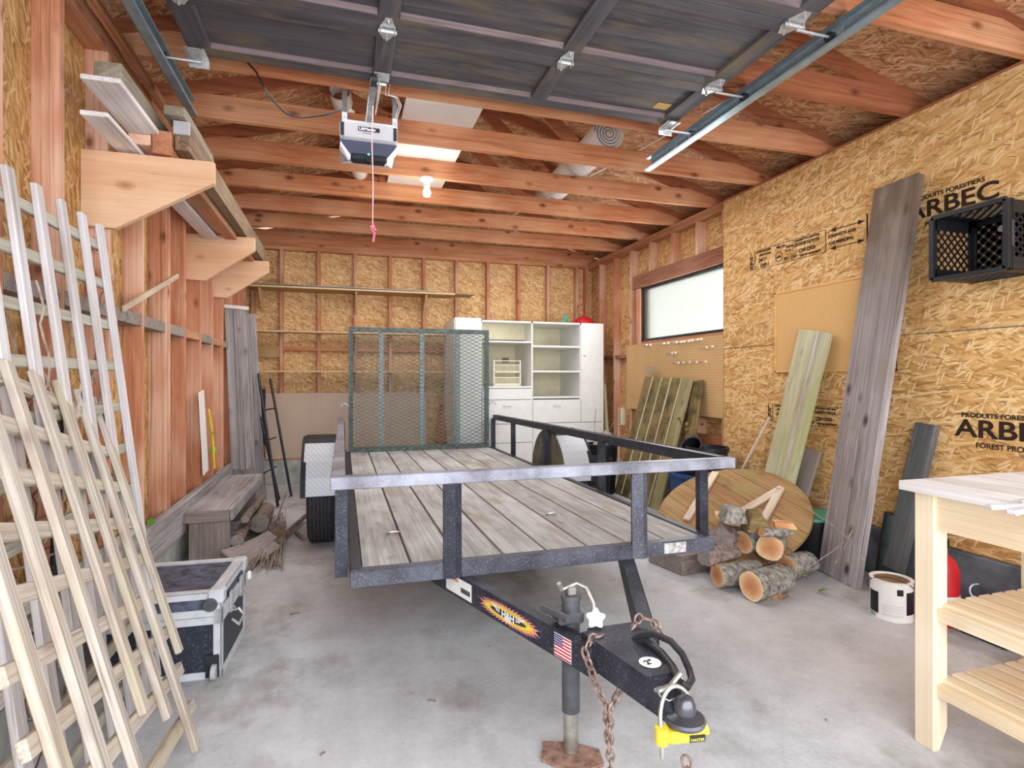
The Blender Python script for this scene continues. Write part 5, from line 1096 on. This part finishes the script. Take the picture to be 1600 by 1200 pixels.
# trailer local frame: x across from centre, y backwards from the front frame, z up
X0 = 0.80
def TP(x, y, z): return V((x-X0, y-TYF, z))
LEN = 3.88
def W2T(p): return wm(tl).inverted() @ V(p)
def PX(u, v, Y): return W2T(onY(u, v, Y))
zd = 0.492
DL, DR = 0.025, 1.595
bw = (DR-DL-0.08)/8
for k in range(8):
    x = DL+0.04+bw*(k+0.5)
    board('deck_board', TP(x, TYF+0.03, zd-0.019), TP(x, TYF+LEN-0.03, zd-0.019), bw-0.010, 0.036, M['deck'], tl, local=True, bev=0.003)
def tb(name, a, b, w, t, up=(0, 0, 1), mat=None, bev=0.003): return MB().bar(TP(*a), TP(*b), w, t, up, bev).build(name, mat or M['blackpaint'], tl, local=True)
tb('front_frame', (DL, TYF, 0.462), (DR, TYF, 0.462), 0.05, 0.062, mat=M['blackpaint3'])
tb('side_frame', (DL+0.02, TYF, 0.468), (DL+0.02, TYF+LEN, 0.468), 0.04, 0.055); tb('side_frame', (DR-0.02, TYF, 0.468), (DR-0.02, TYF+LEN, 0.468), 0.04, 0.055)
tb('rear_frame', (DL, TYF+LEN, 0.462), (DR, TYF+LEN, 0.462), 0.05, 0.062)
for y in (2.8, 3.5, 4.3, 5.1): tb('cross_member', (DL, y, 0.44), (DR, y, 0.44), 0.04, 0.05)
zr = 0.822
RL, RRx = -0.018, 1.665
tb('top_rail', (-0.045, TYF-0.02, zr), (RRx+0.03, TYF-0.02, zr), 0.05, 0.047, mat=M['blackpaint2'])
sr_ = board('top_rail', TP(RL, TYF+0.01, zr), TP(RL, TYF+LEN, zr), 0.052, 0.046, M['blackpaint2'], tl, local=True); 
tb('top_rail', (RRx, TYF+0.01, zr), (RRx-0.03, TYF+LEN, zr), 0.052, 0.046, mat=M['blackpaint'])
for x, ys in ((RL+0.012, (TYF+0.06, 3.35, 4.95, TYF+LEN-0.03)), (1.622, (TYF+0.09, 3.30, 4.35, 5.25, TYF+LEN-0.03))):
    for i, y in enumerate(ys):
        xx_ = x if x < 1 else x-0.02*(y-TYF)/LEN
        MB().box(TP(xx_, y, 0.63), (0.046, 0.006, 0.36)).box(TP(xx_+(0.02 if x < 1 else 0.02), y+0.02, 0.63), (0.006, 0.045, 0.36)).box(TP(xx_, y+0.022, 0.63), (0.03, 0.04, 0.34)).build('post', M['blackpaint'], tl, local=True)
for x in (0.405, 1.217):
    MB().prism([TP(x-0.036, TYF-0.028, 0.435), TP(x-0.036, TYF-0.028, 0.80), TP(x+0.008, TYF-0.045, 0.80), TP(x+0.008, TYF-0.045, 0.435)], (0, 0.012, 0)).prism([TP(x+0.008, TYF-0.045, 0.435), TP(x+0.008, TYF-0.045, 0.80), TP(x+0.036, TYF-0.028, 0.80), TP(x+0.036, TYF-0.028, 0.435)], (0, 0.012, 0)).build('front_post', M['blackpaint'] if x < 1 else M['blackpaint3'], tl, local=True)
MB().box(TP(1.39, TYF-0.027, 0.464), (0.11, 0.002, 0.045)).build('paper_remnant', plain('scraped_label', (164, 160, 156), 0.8, var=0.3, scale=60), tl, local=True)
# D-rings on the deck
for x, y in ((1.05, 2.75), (0.22, 2.62)): MB().ring(TP(x, y, zd+0.008), (0, 0.3, 1), 0.028, 0.004, 16, 6, squash=0.7).build('tie_ring', M['galv2'], tl, local=True)
# A-frame tongue
La, Lb = V((0.44, TYF+0.03, 0.392)), V((0.715, 1.50, 0.362)); Ra, Rb = V((1.185, TYF+0.03, 0.392)), V((0.895, 1.50, 0.362))
ext = (La-Lb).normalized()*0.45; extr = (Ra-Rb).normalized()*0.45
tb('tongue_beam', tuple(La+ext), tuple(Lb), 0.05, 0.088, mat=M['blackpaint']); tb('tongue_beam', tuple(Ra+extr), tuple(Rb), 0.05, 0.088, mat=M['blackpaint'])
tb('tongue_plate', (0.81, 1.58, 0.422), (0.81, 1.50, 0.420), 0.18, 0.006, mat=M['blackpaint'])
# coupler: tapering channel with ball socket
cp = MB(); A = [(0.695, 1.56), (0.905, 1.56), (0.845, 1.28), (0.755, 1.28)]
cp.hexa([TP(x, y, 0.425 if i < 2 else 0.418) for i, (x, y) in enumerate(A)], [TP(x, y, 0.335) for x, y in A])
B_ = [(0.755, 1.285), (0.845, 1.285), (0.84, 1.19), (0.775, 1.19)]
cp.hexa([TP(x, y, 0.418 if i < 2 else 0.368) for i, (x, y) in enumerate(B_)], [TP(x, y, 0.335) for x, y in B_]); cp.build('coupler', M['blackpaint'], tl, local=True)
bc = TP(0.807, 1.19, 0.352)
MB().lathe(bc, [(0.044, 0.0), (0.046, 0.008), (0.040, 0.012), (0.027, 0.018), (0.027, 0.036), (0.021, 0.050), (0.010, 0.058), (0.0, 0.060)], 28).build('ball_socket', M['blackdeep'] if False else plain('worn_socket', (96, 96, 102), 0.25, 0.7), tl, local=True, smooth=True)
MB().lathe(bc, [(0.025, -0.010), (0.048, -0.008), (0.051, 0.0), (0.048, 0.006), (0.0, 0.006)], 28).build('socket_flange', M['jackgrey'], tl, local=True, smooth=True)
MB().lathe(TP(0.800, 1.34, 0.4205), [(0, 0.0), (0.03, 0.0), (0.03, 0.001), (0, 0.001)], 24).build('size_sticker', M['whitep'], tl, local=True)
# latch, pin
MB().tube([PX(1030, 1080, 1.25), PX(1048, 1072, 1.24), PX(1064, 1052, 1.24)], 0.008, 8).tube([PX(1024, 1078, 1.25), PX(1053, 1066, 1.29)], 0.005, 8).tube([PX(1026, 1078, 1.25), PX(1032, 1088, 1.235), PX(1045, 1095, 1.225), PX(1060, 1090, 1.22), PX(1070, 1078, 1.23), PX(1064, 1056, 1.24)], 0.0026, 6).build('latch_pin', M['zinc'], tl, local=True, smooth=True)
# jack
jx, jy = 0.70, 1.66
MB().tube([W2T((jx, jy, 0.14)), W2T((jx, jy, 0.50))], 0.029, 24).tube([W2T((jx, jy, 0.50)), W2T((jx, jy, 0.512))], 0.033, 24).build('jack_tube', M['jackgrey'], tl, local=True, smooth=True)
MB().tube([W2T((jx, jy, 0.012)), W2T((jx, jy, 0.14))], 0.024, 20).build('jack_leg', M['zinc'], tl, local=True, smooth=True)
MB().prism([W2T(p) for p in [(jx-0.105, jy-0.01, 0), (jx-0.07, jy+0.07, 0), (jx+0.02, jy+0.04, 0), (jx+0.09, jy-0.02, 0), (jx+0.075, jy-0.085, 0), (jx-0.02, jy-0.10, 0)]], (0, 0, 0.010)).build('jack_foot', M['rust'], tl, local=True)
MB().box(W2T((jx-0.01, jy, 0.445)), (0.085, 0.07, 0.036), bev=0.006).tube([TP(jx-0.075, jy+0.05, 0.45), TP(jx-0.03, jy-0.06, 0.45)], 0.012, 10).build('jack_mount', M['jackgrey'], tl, local=True)
kw = onY(931, 966, 1.575)
hp = [W2T((jx-0.03, jy, 0.53)), W2T((jx+0.02, jy-0.0, 0.545)), W2T((jx+0.045, jy-0.02, 0.535)), W2T((jx+0.06, jy-0.04, 0.49)), W2T(onY(928, 985, 1.585))]
MB().tube(hp, 0.0065, 8).box(W2T((jx, jy, 0.525)), (0.03, 0.03, 0.028), bev=0.004).tube([W2T((jx-0.035, jy-0.005, 0.53)), W2T((jx-0.045, jy-0.01, 0.555))], 0.008, 6).build('crank_handle', M['zinc'], tl, local=True, smooth=True)
kp = W2T(kw); W2R = lambda q: wm(tl).to_3x3().inverted() @ q
kn = (V((0, -0.1, EYE))-kw).normalized()
m = MB(); a_ = V((0, 0, 1)); a_ = (a_-kn*a_.dot(kn)).normalized(); b_ = kn.cross(a_); pts = []
for k in range(40):
    t_ = 2*math.pi*k/40; r_ = 0.026+0.005*math.cos(5*t_); pts.append(kp+a_*r_*math.cos(t_)+b_*r_*math.sin(t_))
m.prism(pts, -kn*0.026); bmesh.ops.bevel(m.bm, geom=[e_ for e_ in m.bm.edges if e_.calc_face_angle(0) > 1.0], offset=0.004, segments=2, affect='EDGES'); m.build('crank_knob', M['whitep'], tl, local=True, smooth=True)
MB().tube([kp+W2R(kn)*0.001, kp+W2R(kn)*0.006], 0.009, 12).build('knob_cap', M['openergrey'], tl, local=True)
# wiring harness
MB().tube([PX(982, 1006, 1.50), PX(1000, 994, 1.46), PX(1022, 990, 1.42), PX(1048, 1002, 1.37), PX(1066, 1022, 1.32), PX(1077, 1046, 1.27), PX(1081, 1062, 1.24), PX(1074, 1073, 1.22), PX(1063, 1066, 1.22)], 0.0095, 10).build('wiring_hose', M['hose'], tl, local=True, smooth=True)
h2 = [PX(984, 1006, 1.49), PX(1010, 1002, 1.44), PX(1034, 1020, 1.37), PX(1051, 1042, 1.31), PX(1060, 1060, 1.25)]
m = MB(); m.tube(h2, 0.0105, 10)
for i in range(14): f_ = i/13; q_ = h2[0].lerp(h2[1], f_*1.0) if f_ < 0.6 else h2[1].lerp(h2[2], (f_-0.6)*1.2); m.ring(q_, (h2[1]-h2[0]), 0.0110, 0.0022, 12, 4)
m.build('wiring_hose', M['hose'], tl, local=True, smooth=True)
# chains
def chain(name, pts, link=0.032, parent=None, mat=None, w=0.0038):
    pts = [V(p) for p in pts]; m = MB(); d = 0; seg = 0; pos = []; tot = sum((b-a).length for a, b in zip(pts, pts[1:])); n = max(2, int(tot/(link*0.72)))
    def at_(s):
        for a, b in zip(pts, pts[1:]):
            L_ = (b-a).length
            if s <= L_: return a.lerp(b, s/L_), (b-a).normalized()
            s -= L_
        return pts[-1], (pts[-1]-pts[-2]).normalized()
    for i in range(n):
        p, dr = at_(tot*(i+0.5)/n); side_ = dr.cross(V((0.3, 0.5, 0.8))).normalized(); nn = side_ if i % 2 else dr.cross(side_)
        m.ring(p, nn, link/2, w, 12, 5, squash=0.62, axis=dr)
    return m.build(name, mat or M['chain'], parent, local=True, smooth=True)
chain('safety_chain', [W2T(p) for p in [(0.745, 1.53, 0.432), (0.70, 1.51, 0.435), (0.678, 1.50, 0.40), (0.70, 1.47, 0.32), (0.725, 1.46, 0.26), (0.735, 1.45, 0.10), (0.73, 1.45, 0.03)]], 0.036, tl)
chain('safety_chain', [W2T(p) for p in [(0.80, 1.47, 0.36), (0.77, 1.46, 0.30), (0.735, 1.455, 0.25), (0.74, 1.47, 0.12)]], 0.036, tl)
chain('safety_chain', [W2T(p) for p in [(0.85, 1.54, 0.43), (0.89, 1.56, 0.455), (0.92, 1.53, 0.45), (0.94, 1.49, 0.42)]], 0.036, tl)
MB().ring(W2T((0.755, 1.44, 0.035)), (0.5, -0.8, 0), 0.024, 0.006, 16, 8, -2.2, 2.2, axis=(0, 0, -1)).tube([W2T((0.735, 1.44, 0.06)), W2T((0.732, 1.445, 0.09))], 0.006, 8).build('chain_hook', M['dkmetal'], tl, local=True, smooth=True)
# yellow hitch lock
lk = empty('hitch_lock', (0.80, 1.17, 0.31), 'yellow trailer hitch lock clamped under the ball coupler', 'lock')
lc = V((0.795, 1.185, 0.337))
m = MB(); m.box(lc+V((0.0, 0, 0)), (0.095, 0.05, 0.030), Matrix.Rotation(-0.15, 3, 'Z'), 0.010); m.tube([lc+V((-0.055, 0.006, -0.018)), lc+V((-0.055, 0.006, 0.022))], 0.016, 18); m.tube([lc+V((0.04, 0.0, 0.0)), lc+V((0.066, -0.006, 0.002))], 0.012, 16); m.build('lock_body', M['yellow'], lk, smooth=True)
m = MB(); ax = []
for i in range(15): a = math.pi*i/14; ax.append(lc+V((-0.055+0.050*(1-math.cos(a)), 0.01+0.02*math.sin(a), 0.02+0.080*math.sin(a))))
ax = [lc+V((-0.057, 0.0, -0.05))]+[lc+V((-0.055, 0.006, 0.01))]+ax+[lc+V((0.048, 0.01, 0.0))]; m.tube(ax, 0.0055, 10); m.build('shackle', M['zinc'], lk, smooth=True)
MB().box(lc+V((0.022, -0.0275, 0.0)), (0.040, 0.003, 0.016), Matrix.Rotation(-0.15, 3, 'Z')).build('plate', M['dkmetal'], lk)
text('MASTER', 0.0095, lc+V((0.004, -0.0285, -0.004)), (1, -0.15, 0), (0, 0, 1), M['yellowink'], lk, 'plate_text')
lch = empty('lock_chain', (0.79, 1.15, 0.13), 'short rusty chain hanging below the yellow hitch lock', 'chain')
chain('links', [V((-0.01, 0.0, 0.175)), V((0, 0, 0.08)), V((0.0, 0.0, -0.03))], 0.036, lch)
# decals on the left tongue beam
dB = (Lb-La).normalized(); nB = V((dB.y, -dB.x, 0)); nB = nB if nB.x < 0 else -nB
def dec(s, z): return (La+dB*s+nB*0.0262)-V((X0, TYF, 0))+V((0, 0, z))
def decq(name, s0, s1, z0, z1, mat, off=0.0): o_ = nB*off; MB().prism([dec(s0, z0)+o_, dec(s1, z0)+o_, dec(s1, z1)+o_, dec(s0, z1)+o_], nB*0.0006).build(name, mat, tl, local=True)
TLW = wm(tl)
def dtext(b, size, s, z, mat, off, sx=1.0, o=0.0): text(b, size, TLW @ (dec(s, z)+nB*o), TLW.to_3x3() @ dB, (0, 0, 1), mat, tl, 'decal_text', off, 0.0003, sx=sx)
def sat(u, v):  # distance along the beam face under a pixel
    r_ = V(ray(u, v)); o_ = V((0, 0, EYE)); n_ = TLW.to_3x3() @ nB; b_ = TLW @ (dec(0, 0)); t_ = (b_-o_).dot(n_)/r_.dot(n_); q_ = TLW.inverted() @ (o_+r_*t_); return (q_-dec(0, 0)).dot(dB), q_.z-dec(0, 0).z
a, za = sat(697, 925); b, zb = sat(737, 925)
decq('warning_label', a, b, -0.030, 0.036, M['whitep']); decq('label_print', a+0.01, a+(b-a)*0.5, 0.018, 0.028, M['orangeink'], 0.0008); decq('label_print', a+(b-a)*0.6, b-0.01, -0.012, 0.006, M['jackgrey'], 0.0008)
f0, _ = sat(745, 950); f1, _ = sat(850, 985)
def flames(mat, amp, off, seed, reach=1.0):
    """a lens-shaped body with licks of flame trailing outwards from its rim"""
    rnd = random.Random(seed); fm_ = (f0+f1)/2; hl = (f1-f0)/2*0.74*reach; hz = 0.024*amp; m = MB()
    N_ = 28; m.prism([dec(fm_+hl*math.cos(2*math.pi*i/N_), hz*math.sin(2*math.pi*i/N_))+nB*off for i in range(N_)], nB*0.0004)
    for sg in (-1, 1):
        for side_ in (-1, 1):
            for i in range(9):
                c = i/8*0.98; s_ = fm_+sg*hl*c; z_ = side_*hz*math.sqrt(max(0.02, 1-c*c))*0.9; w_ = 0.0055*amp; L_ = (0.010+0.014*c)*amp*rnd.uniform(.8, 1.2)*reach
                q = [(s_-sg*w_, z_-side_*0.002), (s_+sg*w_, z_-side_*0.003), (s_+sg*(w_+L_*0.45), z_+side_*0.004), (s_+sg*(w_+L_), z_+side_*(0.010-0.005*c)*amp), (s_+sg*(w_*0.6+L_*0.25), z_+side_*0.0055)]
                m.prism([dec(a_, b_)+nB*off for a_, b_ in q], nB*0.0004)
    m.build('flame_decal', mat, tl, local=True)
flames(M['pinkink'], 1.10, 0.0004, 1, 1.06); flames(M['orangeink'], 0.98, 0.0008, 2, 1.0); flames(M['yellowink'], 0.84, 0.0012, 3, 0.92)
m = MB(); fm_ = (f0+f1)/2; m.prism([dec(fm_+(f1-f0)*0.27*math.cos(2*math.pi*i/24), 0.012*math.sin(2*math.pi*i/24))+nB*0.0016 for i in range(24)], nB*0.0004); m.build('decal_ground', M['blackpaint'], tl, local=True)
sm = (f0+f1)/2
dtext('H&H', 0.034, sm-0.034, -0.012, M['whiteink'], 0.0012, 1.0, 0.0026); dtext('TRAILERS', 0.008, sm-0.019, -0.020, M['whiteink'], 0.0002, 1.0, 0.0026)
for sg in (-1, 1):
    for i, z in enumerate((0.012, 0.005, -0.002)):
        m = MB(); s_a, s_b = sm+sg*0.044, sm+sg*(0.095-0.014*i); m.prism([dec(s_a, z-0.0018)+nB*0.0024, dec(s_b, z+0.004-0.0018)+nB*0.0024, dec(s_b, z+0.004+0.0018)+nB*0.0024, dec(s_a, z+0.0018)+nB*0.0024], nB*0.0004); m.build('wing_stripe', M['whiteink'], tl, local=True)
g0, _ = sat(866, 1010); g1, _ = sat(893, 1010)
decq('flag_sticker', g0, g1, -0.036, 0.036, M['whiteink'])
for i in range(7): decq('flag_stripe', g0+0.001, g1-0.001, -0.034+0.0103*i, -0.034+0.0103*i+0.0052, M['redink'], 0.0007)
decq('flag_canton', g0+0.001, g0+(g1-g0)*0.5, 0.002, 0.034, M['navyink'], 0.0013)
st_ = MB()
for i in range(5):
    for j in range(4): c_ = dec(g0+(g1-g0)*(0.06+0.095*i), 0.006+0.0075*j)+nB*0.0021; st_.box(c_, (0.0022, 0.0022, 0.0022))
st_.build('flag_stars', M['whiteink'], tl, local=True)
text('2"', 0.03, TLW @ TP(0.785, 1.328, 0.4222), (1, 0.15, 0), (0, 1, 0), M['ink'], tl, 'sticker_text', 0.0006)
# axle, wheels, fenders
AY = 4.38; WR = 0.325
def W2(p): return W2T(p)
MB().tube([W2((-0.2, AY, WR)), W2((1.85, AY, WR))], 0.03, 12).build('axle', M['blackpaint'], tl, local=True)
for s, xi in ((-1, -0.045), (1, 1.67)):
    xo = xi+s*0.20; xm = (xi+xo)/2
    prof = [(0.18, -0.09), (0.22, -0.10), (0.29, -0.098), (0.315, -0.085)]
    for i, g in enumerate((-0.07, -0.045, -0.02, 0.005, 0.03, 0.055)):
        prof += [(0.324, g-0.008), (0.325, g+0.006), (0.316, g+0.008), (0.316, g+0.013), (0.325, g+0.015)]
    prof += [(0.315, 0.085), (0.29, 0.098), (0.22, 0.10), (0.18, 0.09)]
    wl_ = MB().lathe((0, 0, 0), prof, 48, 'X').xf(Matrix.Translation(W2((xm, AY, WR)))).build('tyre', M['tyre'], tl, local=True, smooth=True)
    MB().lathe((0, 0, 0), [(0.0, s*0.05), (0.05, s*0.06), (0.06, s*0.02), (0.14, s*0.03), (0.17, s*0.07), (0.185, s*0.088), (0.185, -s*0.088), (0.17, 0.0), (0.0, 0.0)], 32, 'X').xf(Matrix.Translation(W2((xm, AY, WR)))).build('wheel_rim', M['whitep'], tl, local=True, smooth=True)
    xa, xb = sorted((xi-s*0.012, xo+s*0.015)); FR = 0.405; FZ = 0.37; NA = 20; FY = AY+0.05
    arc = [(FY-FR*math.cos(math.radians(4+172*i/NA)), FZ+FR*math.sin(math.radians(4+172*i/NA))) for i in range(NA+1)]
    fm = MB()
    for (ya, za), (yb2, zb) in zip(arc[:-1], arc[1:]): fm.prism([W2((xa, ya, za)), W2((xb, ya, za)), W2((xb, yb2, zb)), W2((xa, yb2, zb))], (0, 0, 0.003))
    fo = fm.build('fender', M['diamond'], tl, local=True)
    tp_ = MB(); xe = xo+s*0.017
    for (ya, za), (yb2, zb) in zip(arc[:-1], arc[1:]): tp_.bar(W2((xe, ya, za-0.006)), W2((xe, yb2, zb-0.006)), 0.012, 0.034, up=(1, 0, 0))
    for (ya, za), (yb2, zb) in list(zip(arc[:-1], arc[1:]))[7:12]: tp_.prism([W2((xa, ya, za+0.003)), W2((xb, ya, za+0.003)), W2((xb, yb2, zb+0.003)), W2((xa, yb2, zb+0.003))], (0, 0, 0.004))
    tp_.build('fender_trim', M['blackdeep'], tl, local=True)
    sk = MB(); sk.prism([W2((xi-s*0.012, y_, z_)) for y_, z_ in arc], (-s*0.004, 0, 0)); sk.build('fender_skirt', M['skirt'], tl, local=True)
# ramp gate
GY = TYF+LEN-0.05
gl, gr_, gb_, gt = -0.0, 1.53, 0.50, 1.77
def gx(u): return onY(u, 600, GY).x
gl, gr_ = gx(545), gx(763); gt = onY(545, 511, GY).z; gb_ = onY(545, 706, GY).z
IV = wm(tl).inverted()
def G(x, z, dy=0.0): return IV @ V((x, GY+dy, z))
gt2 = onY(763, 514, GY).z
fmb = MB()
for a, b in (((gl, gb_+0.02), (gr_, gb_+0.02)), ((gl, gt-0.02), (gr_, gt-0.02)), ((gl+0.02, gb_), (gl+0.02, gt)), ((gr_-0.02, gb_), (gr_-0.02, gt))):
    fmb.bar(G(*a), G(*b), 0.045, 0.04, up=(0, 1, 0)) if False else fmb.bar(G(*a), G(*b), 0.045, 0.03, up=(0, 1, 0))
fmb.build('gate_frame', M['gate'], tl, local=True)
for u in (596, 659.5, 716):
    x = gx(u); MB().bar(G(x, gb_, 0.02), G(x, gt, 0.02), 0.045, 0.03, up=(0, 1, 0)).build('gate_upright', plain('gate_galv', (132, 144, 146), 0.45, 0.3, 0.25, 60), tl, local=True)
dx, dzz = 0.086, 0.041; mesh = MB(); sl = dzz/dx; x_a, x_b, z_a, z_b = gl+0.02, gr_-0.02, gb_+0.02, gt-0.02
for sg in (1, -1):
    k = -(x_b-x_a)*sl; 
    while k < (z_b-z_a):
        # line z = z_a + k + sl*(x-x_a)
        xs0 = max(x_a, x_a-k/sl); xs1 = min(x_b, x_a+((z_b-z_a)-k)/sl)
        if xs1-xs0 > 0.01:
            p = (xs0, z_a+k+sl*(xs0-x_a)); q = (xs1, z_a+k+sl*(xs1-x_a))
            if sg < 0: p = (x_a+x_b-p[0], p[1]); q = (x_a+x_b-q[0], q[1])
            mesh.bar(G(p[0], p[1], -0.02), G(q[0], q[1], -0.02), 0.0055, 0.004, up=(0, 1, 0))
        k += dzz
mesh.build('gate_mesh', M['gate'], tl, local=True)
for x, s in ((gl-0.01, -1), (gr_+0.02, 1)):
    MB().ring(G(x+s*0.03, 0.91+0.0, 0.0), (0, 1, 0), 0.035, 0.006, 14, 6, -1.6, 1.6, axis=(0, 0, 1)).build('gate_latch', M['galv'], tl, local=True)

# ------------------------------------------------------------------ floor litter
for k, (u, v, s, wh_) in enumerate(((452, 960, .06, 'right of the flight case wheel'), (640, 1085, .025, 'left of the jack, rear of two'), (668, 1094, .03, 'left of the jack, front of two'), (765, 1010, .03, 'under the left tongue beam'), (500, 1180, .03, 'at the bottom edge of the photo'), (520, 862, .04, 'in front of the left trailer tyre'), (1290, 1125, .02, 'between the hitch and the work table leg'))):
    p = onZ(u, v, 0.003); q = p+V((random.uniform(-1, 1), random.uniform(-.4, .4), 0))*s
    MB().tube([p, (p+q)/2+V((0, 0, .003)), q], 0.003, 5).build('twig_scrap', M['twig'], None, label='small dry twig scrap on the concrete, '+wh_, cat='twig', group='twig scraps on the floor')
pm = MB(); p = onZ(237, 1196, 0.001); pm.prism([p, p+V((0.04, 0.0, 0)), p+V((0.035, 0.03, 0)), p+V((0.0, 0.02, 0))], (0, 0, 0.002)); pm.build('paper_scrap', M['whitep'], None, label='white paper scrap on the floor by the trellis foot', cat='paper')
